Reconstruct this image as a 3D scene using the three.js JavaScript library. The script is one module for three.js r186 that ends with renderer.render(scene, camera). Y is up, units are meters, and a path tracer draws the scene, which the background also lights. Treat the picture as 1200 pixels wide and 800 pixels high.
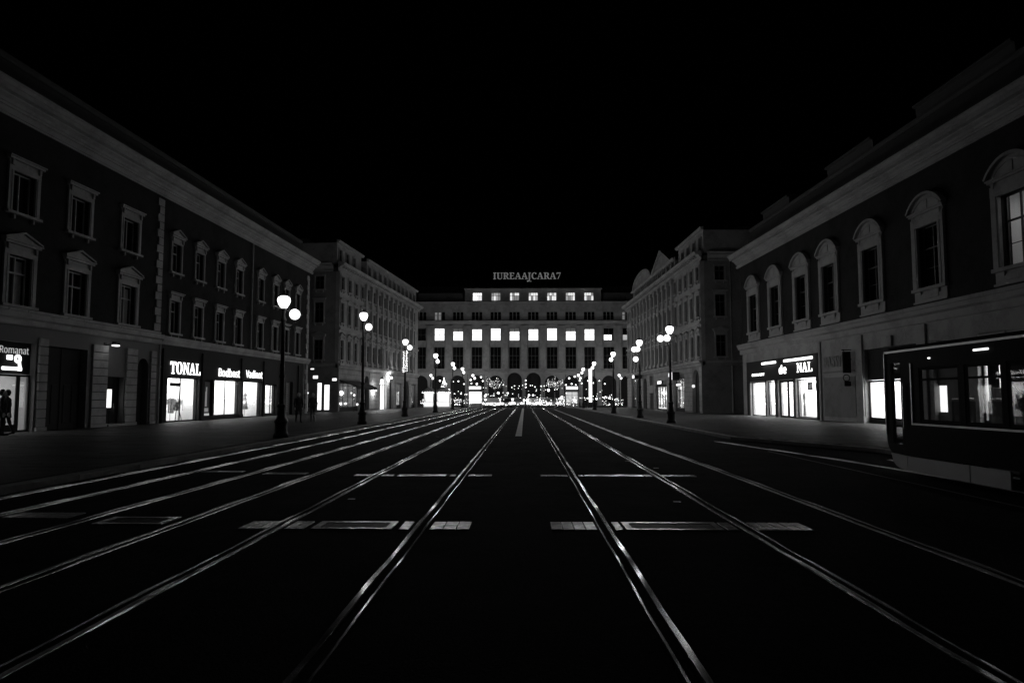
import * as THREE from 'three';
import { mergeGeometries } from 'three/addons/utils/BufferGeometryUtils.js';
import { RoundedBoxGeometry } from 'three/addons/geometries/RoundedBoxGeometry.js';
import { TextGeometry } from 'three/addons/geometries/TextGeometry.js';
import { FontLoader } from 'three/addons/loaders/FontLoader.js';
import { MarchingCubes } from 'three/addons/objects/MarchingCubes.js';
import { RectAreaLightUniformsLib } from 'three/addons/lights/RectAreaLightUniformsLib.js';

// ───────────────────────── camera, sky, moon, exposure
const scene = new THREE.Scene();
const camera = new THREE.PerspectiveCamera(2 * Math.atan(400 / 850) * 180 / Math.PI, 1.5, 0.1, 900);
camera.position.set(0, 1.6, 0);
camera.rotation.order = 'YXZ';
camera.rotation.set(Math.atan(66 / 850), Math.atan(15 / 850), 0);
scene.add(camera);
const renderer = new THREE.WebGLRenderer({ antialias: true });
renderer.toneMapping = THREE.LinearToneMapping;
renderer.toneMappingExposure = 1.0;
renderer.shadowMap.enabled = true;
RectAreaLightUniformsLib.init();
{ // a clear black night sky, even in every direction
  const w = 64, h = 32, d = new Float32Array(w * h * 4);
  for (let i = 0; i < w * h; i++) { d[i * 4] = d[i * 4 + 1] = d[i * 4 + 2] = 0.00006; d[i * 4 + 3] = 1; }
  const t = new THREE.DataTexture(d, w, h, THREE.RGBAFormat, THREE.FloatType);
  t.mapping = THREE.EquirectangularReflectionMapping; t.needsUpdate = true;
  scene.background = t; scene.environment = t;
}
const moon = new THREE.DirectionalLight(0xffffff, 0.0012);
moon.position.set(-20, 60, 30); moon.shadow.radius = 20; moon.castShadow = true;
Object.assign(moon.shadow.camera, { left: -60, right: 60, top: 80, bottom: -80, far: 250 });
scene.add(moon, moon.target);
const LAMP = 3.0;          // candela of a street lantern
const GLOBE = 1.0;          // candela of a side globe
const SHOP = 11;          // radiance of a shop's ceiling panel

// ───────────────────────── helpers
let seed = 7;
const rnd = () => { seed = (seed * 1664525 + 1013904223) >>> 0; return seed / 4294967296; };
const rr = (a, b) => a + (b - a) * rnd();
const taken = {};
const numbered = n => { const k = taken[n] = (taken[n] ?? -1) + 1; return k ? `${n}_${String(k).padStart(3, '0')}` : n; };
function tag(o, label, category, group, kind) {
  if (label) o.userData.label = label;
  if (category) o.userData.category = category;
  if (group) o.userData.group = group;
  if (kind) o.userData.kind = kind;
  return o;
}
function metreUV(g) {
  g = g.index ? g.toNonIndexed() : g;
  if (!g.attributes.normal) g.computeVertexNormals();
  const p = g.attributes.position, n = p.count, uv = new Float32Array(n * 2);
  const a = new THREE.Vector3(), b = new THREE.Vector3(), c = new THREE.Vector3();
  for (let i = 0; i < n; i += 3) {
    a.fromBufferAttribute(p, i); b.fromBufferAttribute(p, i + 1); c.fromBufferAttribute(p, i + 2);
    const f = b.clone().sub(a).cross(c.clone().sub(a)), ax = Math.abs(f.x), ay = Math.abs(f.y), az = Math.abs(f.z);
    [a, b, c].forEach((v, k) => {
      const j = (i + k) * 2;
      if (ay >= ax && ay >= az) { uv[j] = v.x; uv[j + 1] = v.z; }
      else if (ax >= az) { uv[j] = v.z; uv[j + 1] = v.y; }
      else { uv[j] = v.x; uv[j + 1] = v.y; }
    });
  }
  g.setAttribute('uv', new THREE.BufferAttribute(uv, 2));
  for (const k of Object.keys(g.attributes)) if (!['position', 'normal', 'uv'].includes(k)) g.deleteAttribute(k);
  return g;
}
const G = list => { const l = (Array.isArray(list) ? list.flat(9) : [list]).map(metreUV); return l.length > 1 ? mergeGeometries(l) : l[0]; };
// box by its low and high corners
const bx = (x0, y0, z0, x1, y1, z1) => new THREE.BoxGeometry(Math.abs(x1 - x0), Math.abs(y1 - y0), Math.abs(z1 - z0)).translate((x0 + x1) / 2, (y0 + y1) / 2, (z0 + z1) / 2);
const rbx = (x0, y0, z0, x1, y1, z1, r = 0.02) => new RoundedBoxGeometry(Math.abs(x1 - x0), Math.abs(y1 - y0), Math.abs(z1 - z0), 1, r).translate((x0 + x1) / 2, (y0 + y1) / 2, (z0 + z1) / 2);
const cyl = (r0, r1, h, n, x, y, z) => new THREE.CylinderGeometry(r0, r1, h, n).translate(x, y, z);
const lathe = (pts, n = 16) => new THREE.LatheGeometry(pts.map(p => new THREE.Vector2(p[0], p[1])), n);
function bar(a, b, r, n = 6) {
  const A = new THREE.Vector3(...a), B = new THREE.Vector3(...b), L = A.distanceTo(B);
  const g = new THREE.CylinderGeometry(r, r, L, n);
  g.applyQuaternion(new THREE.Quaternion().setFromUnitVectors(new THREE.Vector3(0, 1, 0), B.clone().sub(A).normalize()));
  return g.translate((A.x + B.x) / 2, (A.y + B.y) / 2, (A.z + B.z) / 2);
}
const poly = pts => { const s = new THREE.Shape(); pts.forEach((p, i) => i ? s.lineTo(p[0], p[1]) : s.moveTo(p[0], p[1])); s.closePath(); return s; };
const rectPath = (x0, y0, x1, y1) => { const s = new THREE.Path(); s.moveTo(x0, y0); s.lineTo(x1, y0); s.lineTo(x1, y1); s.lineTo(x0, y1); s.closePath(); return s; };
const archPath = (x0, y0, x1, y1) => { // y1 is the crown of a round arch
  const r = (x1 - x0) / 2, s = new THREE.Path(); s.moveTo(x0, y0); s.lineTo(x1, y0); s.lineTo(x1, y1 - r); s.absarc((x0 + x1) / 2, y1 - r, r, 0, Math.PI, false); s.closePath(); return s;
};
const archShape = (x0, y0, x1, y1) => new THREE.Shape(archPath(x0, y0, x1, y1).getPoints(10));
const ext = (shape, depth, bevel = 0) => new THREE.ExtrudeGeometry(shape, { depth, curveSegments: 10, bevelEnabled: bevel > 0, bevelSize: bevel, bevelThickness: bevel, bevelSegments: 1 });
// wall slab in the plane z = 0 (front) with openings
function slab(x0, x1, y0, y1, holes, depth = 0.4) {
  const s = poly([[x0, y0], [x1, y0], [x1, y1], [x0, y1]]);
  for (const h of holes) s.holes.push(h.arch ? archPath(h[0], h[2], h[1], h[3]) : rectPath(h[0], h[2], h[1], h[3]));
  return ext(s, depth).translate(0, 0, -depth);
}
// profile [[out, up] ...] run along x from x0 to x1
function run(profile, x0, x1) {
  const g = ext(poly(profile), x1 - x0); // extruded along +z
  return g.rotateY(Math.PI / 2).scale(1, 1, -1).translate(x0, 0, 0);
}
function fixWinding(g) { // after a mirror
  g = g.index ? g.toNonIndexed() : g;
  const p = g.attributes.position.array;
  for (let i = 0; i < p.length; i += 9) for (let k = 0; k < 3; k++) { const t = p[i + 3 + k]; p[i + 3 + k] = p[i + 6 + k]; p[i + 6 + k] = t; }
  g.computeVertexNormals(); return g;
}
const course = (profile, x0, x1) => fixWinding(run(profile, x0, x1));
function mesh(name, geo, mat, parent, pos, rotY) {
  const m = new THREE.Mesh(geo.isBufferGeometry && geo.userData.done ? geo : G(geo), mat);
  m.name = name; m.castShadow = m.receiveShadow = true;
  if (pos) m.position.set(...pos);
  if (rotY) m.rotation.y = rotY;
  (parent ?? scene).add(m); return m;
}
const shared = list => { const g = G(list); g.userData.done = true; return g; };
function thing(name, label, category, pos = [0, 0, 0], turn = 0, group) {
  const o = new THREE.Group(); o.name = numbered(name); o.position.set(...pos); o.rotation.y = turn; scene.add(o);
  return tag(o, label, category, group);
}
function solo(name, geo, mat, label, category, pos, turn, group) { return tag(mesh(numbered(name), geo, mat, scene, pos, turn), label, category, group); }
function structure(name, geo, mat) { return tag(mesh(numbered(name), geo, mat, scene), null, null, null, 'structure'); }
function copy(src, pos, turn, label) {
  const c = src.clone(); c.name = numbered(src.name.replace(/_\d{3}$/, '')); c.userData = { ...src.userData };
  c.position.set(...pos); c.rotation.y = turn ?? src.rotation.y; if (label) c.userData.label = label; scene.add(c); return c;
}
function frameAt(ax, az, bxx, bz) { return { pos: [ax, 0, az], turn: Math.atan2(-(bz - az), bxx - ax), len: Math.hypot(bxx - ax, bz - az) }; }

// ───────────────────────── procedural textures (neutral tones: the photograph is black and white)
function lattice(n, s) { let q = s >>> 0; const a = new Float32Array(n * n); for (let i = 0; i < n * n; i++) { q = (q * 1664525 + 1013904223) >>> 0; a[i] = q / 4294967296; } return a; }
function noiseField(size, octaves, s) { // tileable value noise, 0..1
  const out = new Float32Array(size * size); let total = 0;
  octaves.forEach(([n, amp], o) => {
    const a = lattice(n, s + o * 977); total += amp;
    for (let y = 0; y < size; y++) for (let x = 0; x < size; x++) {
      const fx = x / size * n, fy = y / size * n, ix = fx | 0, iy = fy | 0; let u = fx - ix, v = fy - iy; u = u * u * (3 - 2 * u); v = v * v * (3 - 2 * v);
      const jx = (ix + 1) % n, jy = (iy + 1) % n;
      out[y * size + x] += amp * ((a[iy * n + ix] * (1 - u) + a[iy * n + jx] * u) * (1 - v) + (a[jy * n + ix] * (1 - u) + a[jy * n + jx] * u) * v);
    }
  });
  return out.map(v => v / total);
}
const srgb = v => Math.round(255 * (v <= 0.0031308 ? 12.92 * v : 1.055 * v ** (1 / 2.4) - 0.055));
function toTex(field, size, metres, f, color) {
  const d = new Uint8Array(size * size * 4);
  field.forEach((v, i) => { const l = Math.min(1, Math.max(0, f(v, i))), b = color ? srgb(l) : Math.round(255 * l); d[i * 4] = d[i * 4 + 1] = d[i * 4 + 2] = b; d[i * 4 + 3] = 255; });
  const t = new THREE.DataTexture(d, size, size); t.wrapS = t.wrapT = THREE.RepeatWrapping; t.magFilter = THREE.LinearFilter; t.minFilter = THREE.LinearMipmapLinearFilter; t.generateMipmaps = true;
  if (color) t.colorSpace = THREE.SRGBColorSpace;
  t.repeat.set(1 / metres, 1 / metres); t.needsUpdate = true; return t;
}
const nzCoarse = noiseField(512, [[6, 1], [17, .8], [60, .5], [200, .45]], 11);
const nzFine = noiseField(512, [[40, .5], [128, 1], [256, 1]], 23);
const nzStreak = noiseField(256, [[4, 1], [24, 1], [90, .6]], 37);
const plasterMap = toTex(nzCoarse, 512, 7, v => .45 + .95 * v, true);
const plasterBump = toTex(nzFine, 512, 3, v => v);
const asphaltMap = toTex(nzCoarse, 512, 5.3, (v, i) => .35 + .75 * v + .5 * (nzFine[i] - .5), true);
const asphaltBump = toTex(nzFine, 512, 1.7, v => v);
const wearMap = toTex(nzStreak, 256, 2.2, v => .35 + .9 * v, true);
const railRough = toTex(nzStreak, 256, 1.3, v => .82 + .36 * v); railRough.repeat.set(1 / .4, 1 / 9);
const gray = v => new THREE.Color().setRGB(v, v, v);
const std = (v, rough = .85, o = {}) => new THREE.MeshPhysicalMaterial({ color: gray(v), roughness: rough, metalness: 0, ...o });
const glow = s => new THREE.MeshStandardMaterial({ color: gray(.8), roughness: .6, emissive: gray(1), emissiveIntensity: s });
const M = {
  asphalt: std(.03, .95, { specularIntensity: .04, map: asphaltMap, bumpMap: asphaltBump, bumpScale: .006 }),
  ground: std(.03, .95, { specularIntensity: .04, map: asphaltMap }),
  joint: std(.05, .95, { specularIntensity: .2 }),
  kerb: std(.2, .8, { map: plasterMap }),
  slabs: [.05, .058, .068, .08].map(v => std(v, .58, { specularIntensity: .11, map: plasterMap, bumpMap: plasterBump, bumpScale: .0008 })),
  paint: std(.8, .35, { map: wearMap }),
  concrete: std(.6, .24, { map: wearMap, bumpMap: plasterBump, bumpScale: .003 }),
  rail: new THREE.MeshPhysicalMaterial({ color: gray(.85), metalness: 1, roughness: .15, roughnessMap: railRough, anisotropy: .92, anisotropyRotation: Math.PI / 2 }),
  railDarkened: new THREE.MeshPhysicalMaterial({ color: gray(.1), metalness: .9, roughness: .42, roughnessMap: railRough }),  // steel colour darkened so these rails sink into the dark road
  railDull: new THREE.MeshPhysicalMaterial({ color: gray(.34), metalness: 1, roughness: .27, roughnessMap: railRough, anisotropy: .8, anisotropyRotation: Math.PI / 2 }),
  iron: std(.02, .6, { specularIntensity: .5 }), cover: std(.12, .3, { metalness: 1 }),
  castIron: std(.012, .5, { specularIntensity: .5 }),
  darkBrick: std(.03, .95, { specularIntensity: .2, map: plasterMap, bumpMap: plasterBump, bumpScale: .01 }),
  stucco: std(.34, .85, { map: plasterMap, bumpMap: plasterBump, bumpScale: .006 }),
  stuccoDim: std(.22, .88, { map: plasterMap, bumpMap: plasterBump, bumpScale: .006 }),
  stone: std(.34, .85, { map: plasterMap, bumpMap: plasterBump, bumpScale: .006 }),
  roof: std(.05, .85, { map: plasterMap }),
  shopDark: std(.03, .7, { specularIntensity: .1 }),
  sash: std(.3, .6), sashDark: std(.06, .55),
  darkGlass: new THREE.MeshPhysicalMaterial({ color: gray(.008), roughness: .06, metalness: 0 }),
  curtain: std(.35, .95),
  glass: new THREE.MeshPhysicalMaterial({ color: gray(.95), roughness: .02, transmission: 1, thickness: 0, ior: 1.5 }),
  room: std(.78, .9), roomDim: std(.35, .9), roomFloor: std(.5, .5),
  panel: glow(3), lit: glow(1.6), litHalf: glow(.9), litDim: glow(.35), litFaint: glow(.12), lantern: glow(2.6), globe: glow(2.2), letter: glow(2.4), letterDim: glow(.3), roofLetter: glow(.07), fairy: glow(2.8), head: glow(10),
  tramBlack: new THREE.MeshPhysicalMaterial({ color: gray(.015), roughness: .5, specularIntensity: .04 }),
  tramGrey: std(.72, .45),
  tramTrim: std(.55, .35, { metalness: .5 }),
  rubber: std(.015, .9), seat: std(.05, .8), chrome: std(.6, .25, { metalness: 1 }),
  cloth: [std(.015, .95), std(.03, .95), std(.05, .95)], skin: std(.3, .7), hair: std(.012, .8),
  paper: std(.6, .8), mid: std(.12, .8), leaf: new THREE.MeshPhysicalMaterial({ color: gray(.07), roughness: .9, transmission: .3, thickness: 0, side: THREE.DoubleSide }), bark: std(.06, .95),
  carPaint: [.02, .4, .12, .6].map(v => new THREE.MeshPhysicalMaterial({ color: gray(v), roughness: .35, clearcoat: .8, clearcoatRoughness: .08 })),
};
const loader = new FontLoader();
const bold = await loader.loadAsync('fonts/droid/droid_sans_bold.typeface.json');
const serif = await loader.loadAsync('fonts/droid/droid_serif_bold.typeface.json');
const regular = await loader.loadAsync('fonts/droid/droid_sans_regular.typeface.json');

function pointLight(parent, pos, cd, soft = 4) {
  const l = new THREE.PointLight(0xffffff, cd); l.position.set(...pos); l.castShadow = true; l.shadow.radius = soft; l.shadow.camera.far = 80; parent.add(l); return l;
}
function panelLight(parent, pos, w, h, rot, radiance) {
  const l = new THREE.RectAreaLight(0xffffff, radiance, w, h); l.position.set(...pos); l.rotation.set(...rot); parent.add(l); return l;
}

// ───────────────────────── ground, road, pavements
structure('ground', new THREE.PlaneGeometry(700, 700).rotateX(-Math.PI / 2).translate(0, -.02, -150), M.ground);
structure('road', ext(poly([[-9.5, -12], [11.5, -12], [11.5, 24], [9, 30], [9, 141], [-9.5, 141]]), .02).rotateX(-Math.PI / 2).translate(0, -.02, 0), M.asphalt);
structure('cross_street', bx(-60, -.016, -139, 60, .004, -113), M.asphalt);
const slabShape = [0, 1, 2].map(() => shared([new THREE.BoxGeometry(1.17, .05, .77)]));
const halfShape = shared([new THREE.BoxGeometry(.58, .05, .77)]);
function pavement(name, outline, kerbLine, box, near) {
  // outline in (x, -z); slabs laid in bond over the part of it inside box [x0, x1, z0, z1]
  const base = structure(name, ext(poly(outline), .1).rotateX(-Math.PI / 2), M.joint);
  for (let k = 0; k + 1 < kerbLine.length; k++) {
    const [ax, az] = kerbLine[k], [cx, cz] = kerbLine[k + 1], L = Math.hypot(cx - ax, cz - az), n = Math.max(1, Math.round(L / 2.2));
    for (let i = 0; i < n; i++) {
      const t = (i + .5) / n;
      mesh('kerb_stone', rbx(-L / n / 2 + .006, 0, -.15, L / n / 2 - .006, .128 + rr(-.003, .003), .15, .02), M.kerb, base, [ax + (cx - ax) * t, 0, az + (cz - az) * t], Math.atan2(-(cz - az), cx - ax));
    }
  }
  const spots = [], sgn = near > 0 ? 1 : -1;
  let row = 0;
  for (let z = box[2]; z > box[3]; z -= .78, row++) { // rows laid from the kerb to the houses, every other one started with a half slab
    let k = 0; for (let q = 0; q + 1 < kerbLine.length; q++) { const [ax, az] = kerbLine[q], [cx, cz] = kerbLine[q + 1]; if (z <= az && z >= cz) k = ax + (cx - ax) * (az - z) / (az - cz); }
    let x = k + sgn * .3;
    for (let i = 0; sgn * (box[near > 0 ? 1 : 0] - x) > .6; i++) { const w = !i && row % 2 ? .58 : 1.17; spots.push([x + sgn * w / 2, z, w]); x += sgn * (w + .012); }
  }
  spots.sort((a, b) => Math.hypot(a[0], a[1]) - Math.hypot(b[0], b[1]));
  const rest = [];
  spots.forEach(([x, z, w], i) => {
    const y = .098 + rr(0, .004), tx = rr(-.003, .003), tz = rr(-.003, .003);
    if (i < 290) { const m = mesh('paving_slab', w < 1 ? halfShape : slabShape[i % 3], M.slabs[(rnd() * 4) | 0], base, [x, y, z]); m.rotation.set(tx, 0, tz); }
    else rest.push(new THREE.BoxGeometry(w, .05, .77).rotateX(tx).rotateZ(tz).translate(x, y, z));
  });
  if (rest.length) { const m = mesh('paving_slabs_beyond', rest, M.slabs[1], base); m.userData.kind = 'stuff'; }
  return base;
}
pavement('pavement_west', [[-8.75, -8], [-8.75, 113], [-40, 113], [-40, -8]], [[-8.75, 8], [-8.75, -113]], [-21.6, -9.4, -12, -112], -1);
pavement('pavement_east', [[10.45, -8], [10.45, 21.6], [8, 28], [8, 113], [40, 113], [40, -8]], [[10.45, 8], [10.45, -21.6], [8, -28], [8, -113]], [8.8, 20.6, -10, -112], 1);
structure('pavement_end', bx(-60, 0, -146, 60, .11, -134.5), M.slabs[0]);

// ───────────────────────── tram rails, road lines, drains
function fixOrder(g) { // triangles wound to agree with their normals
  const p = g.attributes.position, n = g.attributes.normal, a = new THREE.Vector3(), b = new THREE.Vector3(), c = new THREE.Vector3(), m = new THREE.Vector3();
  for (let i = 0; i < p.count; i += 3) { a.fromBufferAttribute(p, i); b.fromBufferAttribute(p, i + 1); c.fromBufferAttribute(p, i + 2); m.fromBufferAttribute(n, i); if (b.clone().sub(a).cross(c.clone().sub(a)).dot(m) < 0) for (const t of [p, n]) for (let k = 0; k < 3; k++) { const u = t.array[(i + 1) * 3 + k]; t.array[(i + 1) * 3 + k] = t.array[(i + 2) * 3 + k]; t.array[(i + 2) * 3 + k] = u; } }
  return g;
}
function railAt(name, fn, z0, z1, label, guard, mat = M.railDull) {
  // the running surface is worn in long and short waves, so that a lamp is mirrored in broken glints
  const zs = []; for (let z = z0; z > z1;) { zs.push(z); z -= z > -14 ? .05 : z > -24 ? .09 : z > -45 ? .2 : .6; } zs.push(z1);
  const ph = [rr(0, 6), rr(0, 6), rr(0, 6), rr(0, 6)], wave = (z, k) => k * (.0022 * Math.sin(z * 6.28 / 1.3 + ph[0]) + .0075 * Math.sin(z * 6.28 / 3.1 + ph[1]) + .00035 * Math.sin(z * 6.28 / .37 + ph[2])), geos = [];
  const lean = z => .03 * Math.sin(z * 6.28 / 3.7 + ph[3]);
  const strip = (o, w, h) => {
    const pos = [], nor = [];
    const ring = z => { const x = fn(z) + o, y = h + wave(z, 1), s = (wave(z + .02, 1) - wave(z - .02, 1)) / .04, l = lean(z); return { p: [[x - w, -.02, z], [x - w * .85, y - l * w, z], [x + w * .85, y + l * w, z], [x + w, -.02, z]], up: new THREE.Vector3(-l, 1, -s).normalize() }; };
    for (let i = 0; i + 1 < zs.length; i++) {
      const A = ring(zs[i]), B = ring(zs[i + 1]);
      for (let k = 0; k < 3; k++) { const q = [A.p[k], B.p[k], A.p[k + 1], A.p[k + 1], B.p[k], B.p[k + 1]], n = k === 1 ? [A.up, B.up, A.up, A.up, B.up, B.up] : Array(6).fill(new THREE.Vector3(k - 1, .2, 0).normalize()); q.forEach((v, j) => { pos.push(...v); nor.push(n[j].x, n[j].y, n[j].z); }); }
    }
    const g = new THREE.BufferGeometry(); g.setAttribute('position', new THREE.Float32BufferAttribute(pos, 3)); g.setAttribute('normal', new THREE.Float32BufferAttribute(nor, 3));
    return fixOrder(g);
  };
  geos.push(strip(0, .027, .014), strip(guard * .115, .012, .011));
  return solo(name, geos, mat, label, 'rail', undefined, 0, 'steel tram rails in the road');
}
const straight = x => () => x;
const bend = (x, d) => z => { const t = Math.min(1, Math.max(0, (-z - 14) / 18)); return x - d * t * t * (3 - 2 * t); };
for (const [x, g, l] of [
  [-1.34, 1, 'polished tram rail beside the white centre line on the fashion shops side'],
  [-3.02, -1, 'polished outer tram rail of the middle track on the fashion shops side'],
  [1.03, -1, 'polished tram rail beside the white centre line on the waiting tram side'],
  [2.67, 1, 'outer grooved tram rail of the middle track on the waiting tram side'],
]) railAt('tram_rail', straight(x), 6, -126, l, g, M.rail);
for (const [x, g] of [[-4.45, 1], [-5.74, -1], [-7.23, 1], [-8.3, -1]])
  railAt('tram_rail', straight(x), 2, -110, 'thin tram rail in the dark roadway between the middle tracks and the lit fashion shops', g);
railAt('tram_rail', bend(4.24, .2), 2, -100, 'thin single rail between the middle tracks and the waiting tram', 1, M.railDarkened);
railAt('tram_rail', bend(8.4, 1.75), 8, -27, 'rail passing under the waiting tram on its open road side', 1, M.railDarkened);
railAt('tram_rail', bend(9.84, 1.75 + .35), 8, -19, 'rail passing under the waiting tram on its kerb side', -1, M.railDarkened);
solo('clearance_line', bx(7.25, .004, -22, 7.31, .0075, 6), M.kerb, 'narrow pale line on the road alongside the waiting tram', 'road line');
solo('centre_line', bx(-.4, .004, -110, -.13, .0075, -30.5), M.paint, 'white painted centre line running between the two middle tracks', 'road line');
function drainFrame(x0, x1, z, d, label) {
  const t = thing('track_drain', label, 'drain cover', [(x0 + x1) / 2, 0, z], 0, 'framed drain covers across the tram tracks');
  const w = (x1 - x0) / 2, h = d / 2, b = .085;
  mesh('frame', [bx(-w, 0, -h, w, .012, -h + b), bx(-w, 0, h - b, w, .012, h), bx(-w, 0, -h + b, -w + b, .012, h - b), bx(w - b, 0, -h + b, w, .012, h - b)], M.concrete, t);
  mesh('lid', [bx(-w + b + .006, 0, -h + b + .006, w - b - .006, .006, h - b - .006)], M.iron, t);
  const n = Math.max(3, Math.round((2 * w - 2 * b) / .16));
  for (let i = 0; i < n; i++) { const x = -w + b + (2 * w - 2 * b) * (i + .5) / n; mesh('rib', bx(x - .02, .005, -h + b + .03, x + .02, .01, h - b - .03), M.iron, t); }
}
function blockRun(x0, x1, z, d, label) {
  const t = thing('concrete_strip', label, 'paving strip', [(x0 + x1) / 2, 0, z], 0, 'pale paving strips across the tram tracks');
  const n = Math.max(1, Math.round((x1 - x0) / .145)), w = (x1 - x0) / n;
  for (let i = 0; i < n; i++) for (const s of [-1, 1]) mesh('block', rbx(-w / 2 + .005, -.02, .006, w / 2 - .005, .011 + rr(-.001, .001), d / 2 - .004, .008), M.concrete, t, [-(x1 - x0) / 2 + w * (i + .5), 0, s < 0 ? -d / 2 : 0]);
}
for (const [z, d, place] of [[-9.22, .54, 'in the row beside the tram'], [-15.1, .28, 'in the row beyond the tram']]) {
  for (const [a, b] of [[-3.52, -3.14], [-2.95, -2.71], [-1.55, -1.42], [-1.17, -.68], [.32, .88], [1.1, 1.2], [2.45, 2.6], [2.82, 3.5]]) blockRun(a, b, z, d, `pale concrete blocks set beside a tram rail ${place}`);
  drainFrame(-2.62, -1.63, z, d, `framed drain cover inside the fashion shops side middle track ${place}`);
  drainFrame(1.23, 2.42, z, d, `framed drain cover inside the tram side middle track ${place}`);
  drainFrame(-5.5, -4.6, z - .3, d, `worn drain cover between thin rails ${place}`);
  blockRun(-7.0, -6.1, z - .7, d * .8, `faint pale strip between the outer thin rails ${place}`);
}
for (const [x, z] of [[-3.15, -17], [-2.75, -11.6], [2.6, -18.6], [3, -16.8], [2.35, -11.4], [-3.6, -30]])
  solo('access_cover', [rbx(-.055, -.002, -.035, .055, .004, .035, .002), bx(-.04, .0035, -.01, .04, .0055, .01)], M.cover, 'small rectangular steel cover set flush in the asphalt by the rails', 'access cover', [x, 0, z], 0, 'small steel covers by the rails');

// ───────────────────────── windows
// a window: mesh = surround; children hood, sill, sash, pane. Origin: bottom centre of the opening on the wall face.
function makeWindow({ w, h, jamb = .16, proud = .09, hood = 'flat', over = .3, mullions = 1, transom = .66, sill = .12, apron = 0, set = .2, bars = 0, pane = M.darkGlass, stone = M.stone, sash = M.sash, arch = false }) {
  const W = w / 2, o = new THREE.Mesh(); o.name = 'window'; o.castShadow = o.receiveShadow = true; o.material = stone;
  const sur = [];
  if (arch) {
    const s = archShape(-W - jamb, 0, W + jamb, h + jamb); s.holes.push(archPath(-W, 0, W, h)); sur.push(ext(s, proud));
  } else sur.push(bx(-W - jamb, 0, 0, -W, h, proud), bx(W, 0, 0, W + jamb, h, proud), bx(-W - jamb, h, 0, W + jamb, h + jamb, proud + .01), bx(-W - jamb * .45, .02, 0, -W - jamb * .2, h, proud + .025), bx(W + jamb * .2, .02, 0, W + jamb * .45, h, proud + .025));
  o.geometry = shared(sur);
  const top = h + (arch ? 0 : jamb), E = W + jamb + .1;
  if (hood !== 'none') {
    const g = [bx(-W - jamb, top + .012, 0, W + jamb, top + .16, proud * .7), bx(-E, top + .16, 0, E, top + .26, .2), bx(-E - .05, top + .26, 0, E + .05, top + .32, .26)];
    if (hood === 'tri') g.push(ext(poly([[-E, top + .32], [E, top + .32], [0, top + .32 + over]]), .12), ext((() => { const s = poly([[-E - .05, top + .33], [-E - .05, top + .4], [0, top + .42 + over], [E + .05, top + .4], [E + .05, top + .33], [0, top + .33 + over]]); return s; })(), .24));
    if (hood === 'seg') {
      const R = (E * E + over * over) / (2 * over), c = top + .32 + over - R, a = Math.asin(E / R);
      const s = new THREE.Shape(); s.absarc(0, c, R, Math.PI / 2 - a, Math.PI / 2 + a, false); s.closePath(); g.push(ext(s, .12));
      const q = new THREE.Shape(); q.absarc(0, c, R + .12, Math.PI / 2 - a, Math.PI / 2 + a, false); q.absarc(0, c, R, Math.PI / 2 + a, Math.PI / 2 - a, true); q.closePath(); g.push(ext(q, .3));
      const q2 = new THREE.Shape(); q2.absarc(0, c, R - .16, Math.PI / 2 - a * .82, Math.PI / 2 + a * .82, false); q2.absarc(0, c, R - .22, Math.PI / 2 + a * .82, Math.PI / 2 - a * .82, true); q2.closePath(); g.push(ext(q2, .15), rbx(-.12, top + .36, .1, .12, top + .32 + over * .7, .15, .02));
    }
    if (hood !== 'flat' || over > .2) for (const s of [-1, 1]) g.push(rbx(s * (W + jamb * .5) - .07, top - .1, proud, s * (W + jamb * .5) + .07, top + .16, .18, .03));
    const m = mesh('hood', g, stone, o);
  }
  if (sill) {
    const g = [bx(-W - jamb - .08, -sill, 0, W + jamb + .08, -.004, .2)];
    if (apron) g.push(bx(-W - jamb, -sill - apron, 0, W + jamb, -sill - .004, .06), bx(-W - jamb - .06, -sill - apron - .1, 0, W + jamb + .06, -sill - apron - .004, .12), rbx(-W * .8, -sill - apron + .1, .05, W * .8, -sill - .12, .1, .02));
    for (const s of [-1, 1]) g.push(rbx(s * W * .85 - .06, -sill - .2, 0, s * W * .85 + .06, -sill - .004, .14, .03));
    mesh('sill', g, stone, o);
  }
  const f = .06, g = [bx(-W, 0, -set - .06, -W + f, h, -set), bx(W - f, 0, -set - .06, W, h, -set), bx(-W + f, 0, -set - .06, W - f, f, -set), bx(-W + f, h - f - (arch ? W * .6 : 0), -set - .06, W - f, h - (arch ? W * .6 : 0), -set)];
  for (let i = 1; i <= mullions; i++) { const x = -W + w * i / (mullions + 1); g.push(bx(x - .035, f, -set - .06, x + .035, h - f, -set + .01)); }
  if (transom) g.push(bx(-W + f, h * transom - .04, -set - .06, W - f, h * transom + .04, -set + .015));
  for (let i = 1; i <= bars; i++) { const y = h * transom * i / (bars + 1); g.push(bx(-W + f, y - .015, -set - .05, W - f, y + .015, -set - .01)); }
  mesh('sash', g, sash, o);
  mesh('pane', arch ? ext(archShape(-W, 0, W, h), .012).translate(0, 0, -set - .09) : bx(-W + .004, .004, -set - .09, W - .004, h - .004, -set - .078), pane, o);
  return o;
}
function place(win, parent, x, y, paneMat, at) { // at: {pos:[x,z], turn} for another facade of the same building
  const c = win.clone();
  if (at) { const cs = Math.cos(at.turn), sn = Math.sin(at.turn); c.position.set(at.pos[0] + x * cs, y, at.pos[1] - x * sn); c.rotation.y = at.turn; } else c.position.set(x, y, 0);
  if (paneMat) for (const k of c.children) if (k.name === 'pane') k.material = paneMat;
  parent.add(c); return c;
}
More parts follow.
